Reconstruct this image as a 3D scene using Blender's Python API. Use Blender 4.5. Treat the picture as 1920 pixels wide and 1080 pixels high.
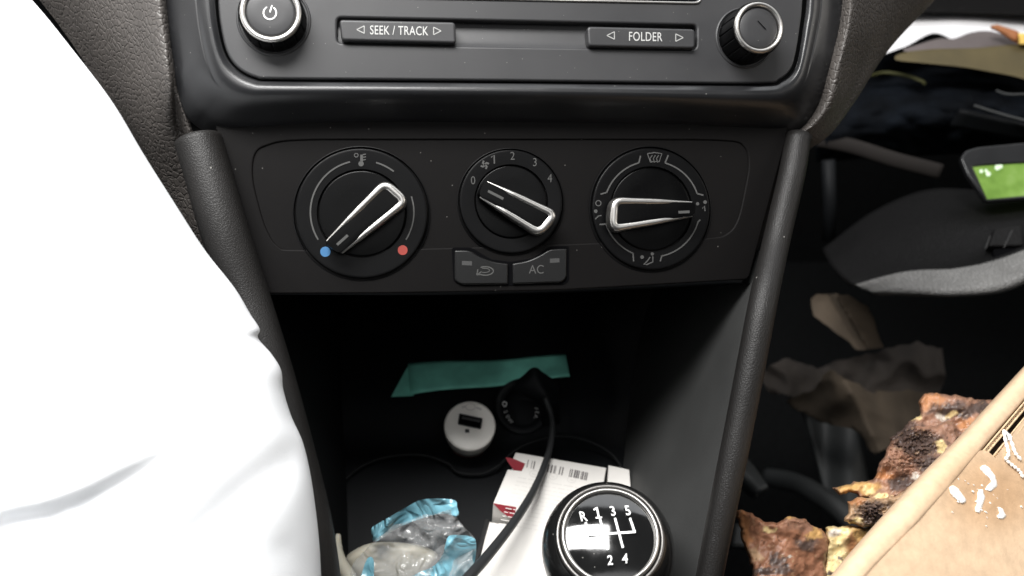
import bpy, bmesh, math, random
import numpy as np
from mathutils import Vector, noise as mn

random.seed(7)
for o in list(bpy.data.objects):
    bpy.data.objects.remove(o)
S = bpy.context.scene
COL = S.collection

# ------------------------------------------------------------------ camera
PITCH = math.radians(35)
CAM = Vector((0, 0, 1.0))
FPX = 1500.0
cd = bpy.data.cameras.new('camera')
cam = bpy.data.objects.new('camera', cd)
COL.objects.link(cam)
cam.location = CAM
cam.rotation_euler = (math.radians(90) - PITCH, 0, 0)
cd.sensor_width = 36
cd.lens = 36 * FPX / 1920
cd.clip_start = 0.01
cd.clip_end = 20
cd.dof.use_dof = True
cd.dof.focus_distance = 0.305
cd.dof.aperture_fstop = 9.0
S.camera = cam

# ------------------------------------------------------------------ world and lamps
w = bpy.data.worlds.new('World')
S.world = w
w.use_nodes = True
w.node_tree.nodes['Background'].inputs[0].default_value = (0.85, 0.93, 1.0, 1)
w.node_tree.nodes['Background'].inputs[1].default_value = 0.05


def area(name, loc, target, sx, sy, power, col=(1, 1, 1)):
    l = bpy.data.lights.new(name, 'AREA')
    l.shape = 'RECTANGLE'
    l.size = sx
    l.size_y = sy
    l.energy = power
    l.color = col
    o = bpy.data.objects.new(name, l)
    COL.objects.link(o)
    o.location = loc
    d = Vector(target) - Vector(loc)
    o.rotation_euler = d.to_track_quat('-Z', 'Y').to_euler()
    return o


wl = area('windscreen_light', (-0.21, 0.19, 1.46), (-0.12, 0.16, 0.75), 0.52, 0.23, 10.5, (1.0, 0.99, 0.975))
wl.rotation_euler = (0.0, 0.0, math.radians(-6))
area('driver_window_light', (-0.70, 0.0, 1.30), (-0.05, 0.15, 0.80), 0.50, 0.32, 0.4, (1.0, 0.97, 0.94))
area('rear_fill_light', (0.15, -0.60, 1.75), (0.10, 0.15, 0.8), 0.9, 0.5, 1.9, (1.0, 1.0, 1.0))  # added soft fill from behind, lifts the dark cubby
area('passenger_window_light', (0.98, 0.10, 1.30), (0.35, 0.45, 0.85), 0.5, 0.3, 1.6, (1.0, 0.95, 0.88))
area('front_glass_light', (0.10, 0.62, 1.42), (0.05, 0.25, 0.85), 1.4, 0.30, 3.2, (0.96, 0.98, 1.0))
sl = bpy.data.lights.new('added_person_spot', 'SPOT')  # added spot behind the camera, cone kept to the white clothes
sl.energy = 34
sl.spot_size = math.radians(24)
sl.spot_blend = 0.6
sl.shadow_soft_size = 0.08
so_ = bpy.data.objects.new('added_person_spot', sl)
COL.objects.link(so_)
so_.location = (-0.45, -0.55, 1.35)
so_.rotation_euler = (Vector((-0.27, 0.10, 0.76)) - so_.location).to_track_quat('-Z', 'Y').to_euler()

S.view_settings.view_transform = 'Standard'
S.view_settings.look = 'None'
S.view_settings.exposure = 0.35
S.view_settings.gamma = 1

# ------------------------------------------------------------------ helpers
cp, sp = math.cos(PITCH), math.sin(PITCH)


def wv(x, y, d):
    return Vector((x, d * cp + y * sp, y * cp - d * sp))


def C(px, py, d):
    return CAM + wv((px - 960) / FPX * d, (540 - py) / FPX * d, d)


class Fr:
    def __init__(s, o, r, u):
        s.o = o
        s.r = r.normalized()
        s.n = s.r.cross(u).normalized()
        s.u = s.n.cross(s.r).normalized()

    def pt(s, a, b, z=0.0):
        return s.o + s.r * a + s.u * b + s.n * z

    def px(s, px, py, z=0.0):
        ray = wv((px - 960) / FPX, (540 - py) / FPX, 1)
        o = s.o + s.n * z
        t = (o - CAM).dot(s.n) / ray.dot(s.n)
        q = CAM + ray * t - o
        return (q.dot(s.r), q.dot(s.u))

    def P(s, px, py, z=0.0):
        return s.pt(*s.px(px, py, z), z)


def fr3(a, b, c):
    """frame through three points: origin a, right a->b, up towards c"""
    return Fr(a, b - a, c - a)


GL = {}


def meta(o, label=None, cat=None, group=None, kind=None):
    if label: o['label'] = label
    if cat: o['category'] = cat
    if group: o['group'] = group
    if kind: o['kind'] = kind
    return o


def thing(name, loc, label=None, cat=None, group=None, kind=None):
    o = bpy.data.objects.new(name, None)
    COL.objects.link(o)
    o.location = loc
    o.empty_display_size = 0.02
    GL[o.name] = Vector(loc)
    return meta(o, label, cat, group, kind)


def mk(name, verts, faces, mat, parent=None, smooth=True, cols=None, flat_angle=None):
    vs = [Vector(v) for v in verts]
    if not vs:
        raise ValueError(name)
    xs = [v.x for v in vs]; ys = [v.y for v in vs]; zs = [v.z for v in vs]
    c = Vector(((min(xs) + max(xs)) / 2, (min(ys) + max(ys)) / 2, min(zs)))
    me = bpy.data.meshes.new(name)
    me.from_pydata([v - c for v in vs], [], faces)
    me.materials.append(mat)
    if cols is not None:
        at = me.color_attributes.new('Col', 'FLOAT_COLOR', 'POINT')
        arr = np.ones((len(vs), 4), dtype=np.float32)
        arr[:, :3] = np.array(cols, dtype=np.float32)
        at.data.foreach_set('color', arr.ravel())
    if smooth:
        me.polygons.foreach_set('use_smooth', [True] * len(me.polygons))
    me.update()
    o = bpy.data.objects.new(name, me)
    COL.objects.link(o)
    GL[o.name] = c
    if parent is not None:
        o.parent = parent
        o.location = c - GL[parent.name]
    else:
        o.location = c
    if flat_angle is not None:
        me.set_sharp_from_angle(angle=math.radians(flat_angle))
    return o


class MB:
    def __init__(s):
        s.v = []
        s.f = []

    def add(s, v, f):
        k = len(s.v)
        s.v += list(v)
        s.f += [tuple(i + k for i in q) for q in f]
        return s

    def obj(s, name, mat, parent=None, smooth=True, flat_angle=35):
        return mk(name, s.v, s.f, mat, parent, smooth, None, flat_angle)


def cr(pts, n, closed=False):
    """Catmull-Rom through pts (tuples of floats), n samples"""
    P = [np.array(p, float) for p in pts]
    m = len(P)
    out = []
    segs = m if closed else m - 1
    for i in range(n):
        t = i / (n if closed else n - 1) * segs
        k = min(int(t), segs - 1)
        f = t - k
        if closed:
            p0, p1, p2, p3 = P[(k - 1) % m], P[k], P[(k + 1) % m], P[(k + 2) % m]
        else:
            p1, p2 = P[k], P[k + 1]
            p0 = P[k - 1] if k > 0 else 2 * p1 - p2
            p3 = P[k + 2] if k + 2 < m else 2 * p2 - p1
        out.append(tuple(0.5 * ((2 * p1) + (-p0 + p2) * f + (2 * p0 - 5 * p1 + 4 * p2 - p3) * f * f
                                + (-p0 + 3 * p1 - 3 * p2 + p3) * f ** 3)))
    return out


def grid(rows):
    nv = len(rows); nu = len(rows[0])
    v = [p for r in rows for p in r]
    f = [(j * nu + i, j * nu + i + 1, (j + 1) * nu + i + 1, (j + 1) * nu + i) for j in range(nv - 1) for i in range(nu - 1)]
    return v, f


def loft(rows, nu, nv, name, mat, parent=None, disp=None, cols=None, thick=0.0):
    """rows: control curves of (px, py, d)"""
    R = [cr(r, nu) for r in rows]
    cross = [cr([R[j][i] for j in range(len(R))], nv) for i in range(nu)]
    G = []
    cc = []
    for j in range(nv):
        row = []
        for i in range(nu):
            px, py, d = cross[i][j]
            if disp: d += disp(px, py)
            row.append(C(px, py, d))
            if cols: cc.append(cols(px, py))
        G.append(row)
    v, f = grid(G)
    o = mk(name, v, f, mat, parent, True, cc if cols else None)
    if thick:
        m = o.modifiers.new('thickness', 'SOLIDIFY')
        m.thickness = thick
        m.offset = 0
    return o


def tube(pts, rad, seg=16, cap=True, flat=None):
    """pts world points; rad float or list. flat: (vector, factor) squash along a direction"""
    n = len(pts)
    if not hasattr(rad, '__len__'): rad = [rad] * n
    v = []; f = []
    prev = None
    for i in range(n):
        t = (pts[min(i + 1, n - 1)] - pts[max(i - 1, 0)]).normalized()
        if prev is None:
            a = t.cross(Vector((0.13, 0.3, 0.95)))
            if a.length < 0.05: a = t.cross(Vector((1, 0, 0)))
            a.normalize()
        else:
            a = (prev - t * prev.dot(t)).normalized()
        prev = a
        b = t.cross(a)
        for k in range(seg):
            th = 2 * math.pi * k / seg
            o = (a * math.cos(th) + b * math.sin(th)) * rad[i]
            if flat:
                fv, ff = flat
                o = o - fv * o.dot(fv) * (1 - ff)
            v.append(pts[i] + o)
    for i in range(n - 1):
        for k in range(seg):
            k2 = (k + 1) % seg
            f.append((i * seg + k, i * seg + k2, (i + 1) * seg + k2, (i + 1) * seg + k))
    if cap:
        f.append(tuple(range(seg))[::-1])
        f.append(tuple((n - 1) * seg + k for k in range(seg)))
    return v, f


def lathe(fr, a, b, prof, seg=96, closed_center=True):
    v = []; f = []
    for (r, z) in prof:
        for k in range(seg):
            th = 2 * math.pi * k / seg
            v.append(fr.pt(a + r * math.cos(th), b + r * math.sin(th), z))
    for j in range(len(prof) - 1):
        for k in range(seg):
            k2 = (k + 1) % seg
            f.append((j * seg + k, j * seg + k2, (j + 1) * seg + k2, (j + 1) * seg + k))
    if closed_center:
        f.append(tuple((len(prof) - 1) * seg + k for k in range(seg)))
    return v, f


def curve_mesh(cu):
    ob = bpy.data.objects.new('tmp', cu)
    COL.objects.link(ob)
    dg = bpy.context.evaluated_depsgraph_get()
    dg.update()
    me = bpy.data.meshes.new_from_object(ob.evaluated_get(dg))
    v = [tuple(x.co) for x in me.vertices]
    f = [tuple(p.vertices) for p in me.polygons]
    bpy.data.objects.remove(ob)
    bpy.data.meshes.remove(me)
    bpy.data.curves.remove(cu)
    return v, f


def plate(fr, loops, z0, z1, bevel=0.0005, res=2):
    """closed 2D loops (first outer, others holes) in frame metres; solid from z0 to z1"""
    cu = bpy.data.curves.new('c', 'CURVE')
    cu.dimensions = '2D'
    cu.fill_mode = 'BOTH'
    for lp in loops:
        s = cu.splines.new('POLY')
        s.points.add(len(lp) - 1)
        for p, q in zip(s.points, lp):
            p.co = (q[0] * 1000, q[1] * 1000, 0, 1)
        s.use_cyclic_u = True
    h = (z1 - z0) * 1000
    bv = min(bevel * 1000, h / 2 * 0.98)
    cu.extrude = h / 2 - bv
    cu.bevel_depth = bv
    cu.offset = -bv
    cu.bevel_resolution = res
    v, f = curve_mesh(cu)
    zm = (z0 + z1) / 2
    return [fr.pt(x / 1000, y / 1000, zm + z / 1000) for x, y, z in v], f


def rpoly(pts, r, n=6):
    """round the corners of a polygon (r float or per-corner list)"""
    out = []
    m = len(pts)
    for i in range(m):
        p = np.array(pts[i], float); a = np.array(pts[i - 1], float); b = np.array(pts[(i + 1) % m], float)
        ri = r[i] if hasattr(r, '__len__') else r
        da = (a - p); db = (b - p)
        la = np.linalg.norm(da); lb = np.linalg.norm(db)
        k = min(ri, la * 0.45, lb * 0.45)
        q0 = p + da / la * k; q1 = p + db / lb * k
        for j in range(n + 1):
            t = j / n
            out.append(tuple((1 - t) ** 2 * q0 + 2 * t * (1 - t) * p + t * t * q1))
    return out


def pl(fr, pts, z=0.0):
    return [fr.px(x, y, z) for x, y in pts]


def circ(a, b, r, n=64):
    return [(a + r * math.cos(2 * math.pi * k / n), b + r * math.sin(2 * math.pi * k / n)) for k in range(n)]


def stroke(fr, pts, wpx, z, h=0.00012, closed=False):
    """raised ribbon through pixel points"""
    P = [Vector((x, y)) for x, y in pts]
    n = len(P)
    v = []; f = []
    for i in range(n):
        if closed:
            t = P[(i + 1) % n] - P[i - 1]
        else:
            t = P[min(i + 1, n - 1)] - P[max(i - 1, 0)]
        t.normalize()
        nn = Vector((-t.y, t.x)) * wpx / 2
        for q, zz in ((P[i] + nn, z), (P[i] + nn, z + h), (P[i] - nn, z + h), (P[i] - nn, z)):
            v.append(fr.P(q.x, q.y, zz))
    m = n if closed else n - 1
    for i in range(m):
        j = (i + 1) % n
        for k in range(3):
            f.append((i * 4 + k, i * 4 + k + 1, j * 4 + k + 1, j * 4 + k))
    return v, f


def disc(fr, px, py, rpx, z, h=0.00012, n=24):
    top = [fr.P(px + rpx * math.cos(2 * math.pi * k / n), py + rpx * math.sin(2 * math.pi * k / n), z + h) for k in range(n)]
    bot = [fr.P(px + rpx * math.cos(2 * math.pi * k / n), py + rpx * math.sin(2 * math.pi * k / n), z) for k in range(n)]
    f = [tuple(range(n))[::-1]] + [(k, (k + 1) % n, n + (k + 1) % n, n + k) for k in range(n)]
    return top + bot, f


def text(fr, s, px, py, hpx, z, ex=(1, 0), ey=(0, -1), xs=1.0, bold=0.0, h=0.00012, space=1.0):
    cu = bpy.data.curves.new('t', 'FONT')
    cu.body = s
    cu.size = 1
    cu.align_x = 'CENTER'
    cu.align_y = 'CENTER'
    cu.extrude = 0.01
    cu.offset = bold
    cu.space_character = space
    cu.resolution_u = 4
    v, f = curve_mesh(cu)
    ys = [q[1] for q in v]
    mid = (min(ys) + max(ys)) / 2
    k = hpx / 0.73
    out = []
    for x, y, zz in v:
        a = x * k * xs; b = (y - mid) * k
        out.append(fr.P(px + a * ex[0] + b * ey[0], py + a * ex[1] + b * ey[1], z + (h if zz > 0 else 0)))
    return out, f


def arc(cx, cy, rx, ry, a0, a1, n=32):
    return [(cx + rx * math.cos(math.radians(a0 + (a1 - a0) * i / (n - 1))),
             cy - ry * math.sin(math.radians(a0 + (a1 - a0) * i / (n - 1)))) for i in range(n)]


def fbm(x, y, z=0.0, o=4):
    return mn.fractal(Vector((x, y, z)), 1.0, 2.0, o)


def jitter(pts, amp, step=6, seed=0, sc=0.05):
    out = []
    m = len(pts)
    for i in range(m):
        a = Vector(pts[i]); b = Vector(pts[(i + 1) % m])
        n = max(1, int((b - a).length / step))
        for j in range(n):
            q = a.lerp(b, j / n)
            out.append((q.x + amp * fbm(q.x * sc, q.y * sc, seed), q.y + amp * fbm(q.x * sc, q.y * sc, seed + 9.3)))
    return out


def relief(outline, dfn, step, name, mat, parent=None, thick=0.003, rnd=6.0, cols=None, rnd_amp=None):
    """solid slab whose outline is given in pixels; dfn(px,py) front depth"""
    O = np.array(outline, float)
    x0, y0 = O.min(0) - step; x1, y1 = O.max(0) + step
    nx = int((x1 - x0) / step) + 2; ny = int((y1 - y0) / step) + 2
    A = O; B = np.roll(O, -1, 0)

    def inside(X, Y):
        c = np.zeros(X.shape, bool)
        for (ax, ay), (bx, by) in zip(A, B):
            m = ((ay > Y) != (by > Y))
            with np.errstate(divide='ignore', invalid='ignore'):
                xx = (bx - ax) * (Y - ay) / (by - ay + 1e-12) + ax
            c ^= m & (X < xx)
        return c
    cx, cy = np.meshgrid(x0 + (np.arange(nx - 1) + 0.5) * step, y0 + (np.arange(ny - 1) + 0.5) * step)
    ins = inside(cx, cy)
    used = np.zeros((ny, nx), bool)
    cnt = np.zeros((ny, nx), int)
    for dy in (0, 1):
        for dx in (0, 1):
            used[dy:dy + ny - 1, dx:dx + nx - 1] |= ins
            cnt[dy:dy + ny - 1, dx:dx + nx - 1] += ins
    idx = -np.ones((ny, nx), int)
    v = []; bd = []
    for j, i in zip(*np.nonzero(used)):
        x = x0 + i * step; y = y0 + j * step
        d = B - A
        L = (d ** 2).sum(1) + 1e-12
        t = np.clip(((x - A[:, 0]) * d[:, 0] + (y - A[:, 1]) * d[:, 1]) / L, 0, 1)
        qx = A[:, 0] + t * d[:, 0]; qy = A[:, 1] + t * d[:, 1]
        dist = np.hypot(qx - x, qy - y)
        k = dist.argmin()
        if cnt[j, i] < 4:
            x, y = qx[k], qy[k]
            e = 0.0
        else:
            e = dist[k]
        idx[j, i] = len(v)
        v.append((x, y)); bd.append(e)
    n = len(v)
    front = []; back = []; cc = []
    for (x, y), e in zip(v, bd):
        d = dfn(x, y)
        t = min(1.0, e / rnd) if rnd > 0 else 1.0
        rr = (1 - math.sqrt(max(0, 1 - (1 - t) ** 2))) * (thick * 0.5 if rnd_amp is None else rnd_amp)
        front.append(C(x, y, d + rr))
        back.append(C(x, y, d + thick))
        if cols: cc.append(cols(x, y))
    f = []
    ec = {}
    for j, i in zip(*np.nonzero(ins)):
        q = (idx[j, i], idx[j, i + 1], idx[j + 1, i + 1], idx[j + 1, i])
        f.append(q[::-1])
        f.append(tuple(k + n for k in q))
        for a, b in zip(q, q[1:] + q[:1]):
            if (b, a) in ec: del ec[(b, a)]
            else: ec[(a, b)] = 1
    for a, b in ec: f.append((a, b, b + n, a + n))
    f = [tuple(int(k) for k in q) for q in f]
    return mk(name, front + back, f, mat, parent, True, (cc + cc) if cols else None, 60)


# ------------------------------------------------------------------ materials
def mat(name, base, rough=0.5, metal=0.0, spec=0.5, bump=None, cvar=0.0, cscale=40, rvar=0.0, coat=0.0,
        dust=0.0, dust_scale=700, attr=False, emit=None, extra_bump=None, trans=0.0, sss=0.0):
    m = bpy.data.materials.new(name)
    m.use_nodes = True
    nt = m.node_tree
    N = nt.nodes; L = nt.links
    b = N['Principled BSDF']
    b.inputs['Base Color'].default_value = (*base, 1)
    b.inputs['Roughness'].default_value = rough
    b.inputs['Metallic'].default_value = metal
    b.inputs['Specular IOR Level'].default_value = spec
    b.inputs['Coat Weight'].default_value = coat
    b.inputs['Coat Roughness'].default_value = 0.08
    b.inputs['Transmission Weight'].default_value = trans
    if sss:
        b.inputs['Subsurface Weight'].default_value = sss
        b.inputs['Subsurface Radius'].default_value = (0.004, 0.003, 0.002)
        b.inputs['Subsurface Scale'].default_value = 1.0
    tc = N.new('ShaderNodeTexCoord')
    src = None
    if attr:
        at = N.new('ShaderNodeAttribute'); at.attribute_name = 'Col'
        src = at.outputs['Color']
    if cvar or src is not None:
        nz = N.new('ShaderNodeTexNoise'); nz.inputs['Scale'].default_value = cscale; nz.inputs['Detail'].default_value = 6
        L.new(tc.outputs['Object'], nz.inputs['Vector'])
        mr = N.new('ShaderNodeMapRange')
        mr.inputs['From Min'].default_value = 0.3; mr.inputs['From Max'].default_value = 0.7
        mr.inputs['To Min'].default_value = 1 - cvar; mr.inputs['To Max'].default_value = 1 + cvar
        L.new(nz.outputs['Fac'], mr.inputs['Value'])
        vm = N.new('ShaderNodeVectorMath'); vm.operation = 'SCALE'
        if src is not None: L.new(src, vm.inputs[0])
        else: vm.inputs[0].default_value = base
        L.new(mr.outputs['Result'], vm.inputs['Scale'])
        src = vm.outputs['Vector']
    if dust:
        v = N.new('ShaderNodeTexVoronoi'); v.inputs['Scale'].default_value = dust_scale
        L.new(tc.outputs['Object'], v.inputs['Vector'])
        th = N.new('ShaderNodeMath'); th.operation = 'LESS_THAN'; th.inputs[1].default_value = 0.10
        L.new(v.outputs['Distance'], th.inputs[0])
        sx = N.new('ShaderNodeSeparateColor'); L.new(v.outputs['Color'], sx.inputs[0])
        t2 = N.new('ShaderNodeMath'); t2.operation = 'GREATER_THAN'; t2.inputs[1].default_value = 0.93
        L.new(sx.outputs[0], t2.inputs[0])
        mu = N.new('ShaderNodeMath'); mu.operation = 'MULTIPLY'; L.new(th.outputs[0], mu.inputs[0]); L.new(t2.outputs[0], mu.inputs[1])
        m3 = N.new('ShaderNodeMath'); m3.operation = 'MULTIPLY'; m3.inputs[1].default_value = dust; L.new(mu.outputs[0], m3.inputs[0])
        mx = N.new('ShaderNodeMix'); mx.data_type = 'RGBA'
        L.new(m3.outputs[0], mx.inputs['Factor'])
        if src is not None: L.new(src, mx.inputs['A'])
        else: mx.inputs['A'].default_value = (*base, 1)
        mx.inputs['B'].default_value = (0.4, 0.39, 0.36, 1)
        src = mx.outputs['Result']
    if src is not None: L.new(src, b.inputs['Base Color'])
    if rvar:
        nz = N.new('ShaderNodeTexNoise'); nz.inputs['Scale'].default_value = 60; nz.inputs['Detail'].default_value = 5
        L.new(tc.outputs['Object'], nz.inputs['Vector'])
        mr = N.new('ShaderNodeMapRange')
        mr.inputs['From Min'].default_value = 0.3; mr.inputs['From Max'].default_value = 0.7
        mr.inputs['To Min'].default_value = rough - rvar; mr.inputs['To Max'].default_value = rough + rvar
        L.new(nz.outputs['Fac'], mr.inputs['Value']); L.new(mr.outputs['Result'], b.inputs['Roughness'])
    prev = None
    for bb in ([bump] if bump else []) + (extra_bump or []):
        kind, sc, st, dist = bb
        if kind == 'noise':
            t = N.new('ShaderNodeTexNoise'); t.inputs['Detail'].default_value = 3; out = t.outputs['Fac']
        else:
            t = N.new('ShaderNodeTexVoronoi'); t.feature = 'DISTANCE_TO_EDGE' if kind == 'cells' else 'F1'; out = t.outputs['Distance']
        t.inputs['Scale'].default_value = sc
        L.new(tc.outputs['Object'], t.inputs['Vector'])
        if kind == 'cells':
            mr = N.new('ShaderNodeMapRange'); mr.inputs['From Max'].default_value = 0.18
            L.new(out, mr.inputs['Value']); out = mr.outputs['Result']
        bp = N.new('ShaderNodeBump'); bp.inputs['Strength'].default_value = st; bp.inputs['Distance'].default_value = dist
        L.new(out, bp.inputs['Height'])
        if prev: L.new(prev, bp.inputs['Normal'])
        prev = bp.outputs['Normal']
    if prev: L.new(prev, b.inputs['Normal'])
    if emit:
        b.inputs['Emission Color'].default_value = (*emit[0], 1)
        b.inputs['Emission Strength'].default_value = emit[1]
    return m


M = {}
M['face'] = mat('radio_plastic', (0.022, 0.022, 0.0235), 0.5, bump=('noise', 3000, 0.25, 0.0001), cvar=0.1, rvar=0.06, dust=0.45)
M['surround'] = mat('surround_plastic', (0.013, 0.0133, 0.0145), 0.34, bump=('noise', 2500, 0.3, 0.0001), cvar=0.12, rvar=0.035, dust=0.5, dust_scale=500)
M['hvac'] = mat('climate_plastic', (0.0030, 0.0026, 0.0026), 0.6, spec=0.10, bump=('noise', 2500, 0.3, 0.0001), cvar=0.1, dust=0.30, dust_scale=500)
M['gap'] = mat('gap_black', (0.002, 0.002, 0.0025), 0.9, spec=0.05)
M['dial'] = mat('dial_black', (0.0010, 0.0010, 0.0011), 0.30, spec=0.12, bump=('noise', 2500, 0.12, 0.0001), rvar=0.08)
M['dialrim'] = mat('dial_rim_black', (0.0016, 0.0016, 0.0018), 0.38, spec=0.13, bump=('noise', 2500, 0.15, 0.0001), rvar=0.05)
M['grain'] = mat('grained_soft_plastic', (0.066, 0.059, 0.054), 0.48, bump=('cells', 430, 0.55, 0.0005), extra_bump=[('noise', 1500, 0.3, 0.0002)], cvar=0.15, rvar=0.06)
M['rail'] = mat('rail_plastic', (0.0095, 0.0088, 0.0084), 0.48, spec=0.3, bump=('cells', 1100, 0.25, 0.0003), extra_bump=[('noise', 2000, 0.3, 0.0002)], cvar=0.15, dust=0.4, dust_scale=300)
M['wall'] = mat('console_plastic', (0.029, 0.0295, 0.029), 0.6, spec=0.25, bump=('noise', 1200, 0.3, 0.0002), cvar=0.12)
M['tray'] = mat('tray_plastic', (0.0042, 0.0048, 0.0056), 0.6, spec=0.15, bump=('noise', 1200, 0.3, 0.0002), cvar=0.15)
M['rimdark'] = mat('cup_rim_plastic', (0.005, 0.0055, 0.006), 0.7, spec=0.2)
M['chrome'] = mat('satin_chrome', (0.56, 0.545, 0.52), 0.34, metal=1.0, bump=('noise', 900, 0.05, 0.0001), rvar=0.05)
M['satin'] = mat('brushed_metal', (0.45, 0.44, 0.42), 0.42, metal=1.0, bump=('noise', 2500, 0.15, 0.0001), rvar=0.08)
M['gunmetal'] = mat('dark_metal', (0.13, 0.125, 0.12), 0.42, metal=1.0, bump=('noise', 2000, 0.25, 0.0001), rvar=0.1)
M['print'] = mat('grey_print', (0.065, 0.065, 0.063), 0.7, spec=0.2)
M['printdim'] = mat('dim_grey_print', (0.05, 0.05, 0.05), 0.7, spec=0.2)
M['printw'] = mat('white_print', (0.40, 0.40, 0.39), 0.5)
M['white'] = mat('bright_white_print', (0.85, 0.85, 0.84), 0.5)
M['btn'] = mat('button_black', (0.0022, 0.0022, 0.0023), 0.35, spec=0.4, bump=('noise', 2500, 0.15, 0.0001))
M['blue'] = mat('blue_print', (0.03, 0.125, 0.27), 0.5)
M['red'] = mat('red_print', (0.27, 0.035, 0.025), 0.5)
M['glass'] = mat('display_glass', (0.004, 0.004, 0.005), 0.08, spec=0.6)
M['gloss'] = mat('gloss_black', (0.006, 0.006, 0.006), 0.10, coat=0.0, spec=0.8, bump=('noise', 90, 0.05, 0.001), extra_bump=[('noise', 1200, 0.02, 0.0001)], dust=0.5, dust_scale=500, rvar=0.06)
M['knobleather'] = mat('knob_black', (0.008, 0.008, 0.008), 0.24, coat=0.3, bump=('noise', 300, 0.1, 0.0003), rvar=0.1, dust=0.4, dust_scale=300)
M['charger'] = mat('charger_white', (0.78, 0.75, 0.70), 0.35, bump=('noise', 400, 0.05, 0.0002), cvar=0.04)
M['chargergrey'] = mat('charger_band', (0.22, 0.215, 0.205), 0.4)
M['redreflect'] = mat('charger_red_reflection', (0.20, 0.02, 0.015), 0.4)
M['teal'] = mat('teal_card', (0.18, 0.56, 0.45), 0.7, bump=('noise', 900, 0.2, 0.0002), cvar=0.15, cscale=90)
M['cable'] = mat('cable_black', (0.022, 0.023, 0.024), 0.42, bump=('noise', 500, 0.1, 0.0003))
M['carton'] = mat('white_carton', (0.62, 0.60, 0.57), 0.55, bump=('noise', 900, 0.1, 0.0002), cvar=0.05, cscale=60)
M['cartonedge'] = mat('carton_dark_edge', (0.02, 0.02, 0.02), 0.6)
M['cartonred'] = mat('carton_red', (0.22, 0.012, 0.022), 0.5)
M['ink'] = mat('barcode_ink', (0.10, 0.09, 0.09), 0.7)
M['inkpale'] = mat('pale_ink', (0.56, 0.54, 0.515), 0.7)
M['cream'] = mat('cream_plastic', (0.55, 0.52, 0.43), 0.42, cvar=0.08, bump=('noise', 200, 0.1, 0.0004), sss=0.2)
M['cloth'] = mat('white_cloth', (0.86, 0.875, 0.895), 0.9, bump=('noise', 1500, 0.25, 0.0003), spec=0.2)
M['kraft'] = mat('kraft_board', (0.55, 0.36, 0.19), 0.6, attr=True, cvar=0.09, cscale=260, bump=('noise', 900, 0.35, 0.0003), extra_bump=[('noise', 60, 0.25, 0.0015)], spec=0.3)
M['kraftedge'] = mat('board_edge', (0.62, 0.44, 0.27), 0.8, cvar=0.25, cscale=500)
M['slotshade'] = mat('slot_shade_brown', (0.10, 0.065, 0.04), 0.9)  # shade inside the slot put into a dark brown
M['grease'] = mat('white_glue', (0.9, 0.88, 0.84), 0.4, bump=('noise', 500, 0.3, 0.0003))
M['food'] = mat('baked_crust', (0.3, 0.1, 0.05), 0.45, attr=True, cvar=0.16, cscale=220, rvar=0.12, spec=0.4, sss=0.12,
                bump=('noise', 450, 0.25, 0.0006), extra_bump=[('noise', 1600, 0.2, 0.0003)])
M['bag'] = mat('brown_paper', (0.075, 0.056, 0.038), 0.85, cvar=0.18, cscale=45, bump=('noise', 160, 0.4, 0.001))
M['carpet'] = mat('carpet_black', (0.0045, 0.0048, 0.005), 0.95, spec=0.05, bump=('noise', 900, 0.6, 0.001), cvar=0.3, cscale=200)
M['floorgrey'] = mat('floor_trim_grey', (0.028, 0.030, 0.030), 0.6, bump=('noise', 500, 0.3, 0.0004), cvar=0.2)
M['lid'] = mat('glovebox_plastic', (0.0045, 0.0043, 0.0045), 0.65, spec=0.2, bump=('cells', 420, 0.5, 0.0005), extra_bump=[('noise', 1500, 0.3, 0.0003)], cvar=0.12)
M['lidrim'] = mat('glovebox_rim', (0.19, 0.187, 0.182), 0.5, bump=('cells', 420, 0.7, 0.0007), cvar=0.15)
M['paper'] = mat('white_paper', (0.72, 0.71, 0.72), 0.7, bump=('noise', 60, 0.2, 0.001), cvar=0.05)
M['greypaper'] = mat('grey_paper', (0.11, 0.092, 0.09), 0.8, cvar=0.1)
M['olive'] = mat('olive_folder', (0.085, 0.065, 0.024), 0.65, cvar=0.3, cscale=25, bump=('noise', 80, 0.2, 0.001))
M['orange'] = mat('rust_plastic', (0.34, 0.13, 0.05), 0.6, cvar=0.2)
M['yellow'] = mat('yellow_tab', (0.75, 0.50, 0.12), 0.6)
M['bluecloth'] = mat('dark_blue_cloth', (0.0024, 0.0034, 0.0052), 0.9, spec=0.1, cvar=0.6, cscale=40, bump=('noise', 90, 0.5, 0.004))
M['brownbar'] = mat('grey_brown_bar', (0.016, 0.0135, 0.0125), 0.8, spec=0.2, cvar=0.1)


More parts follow.
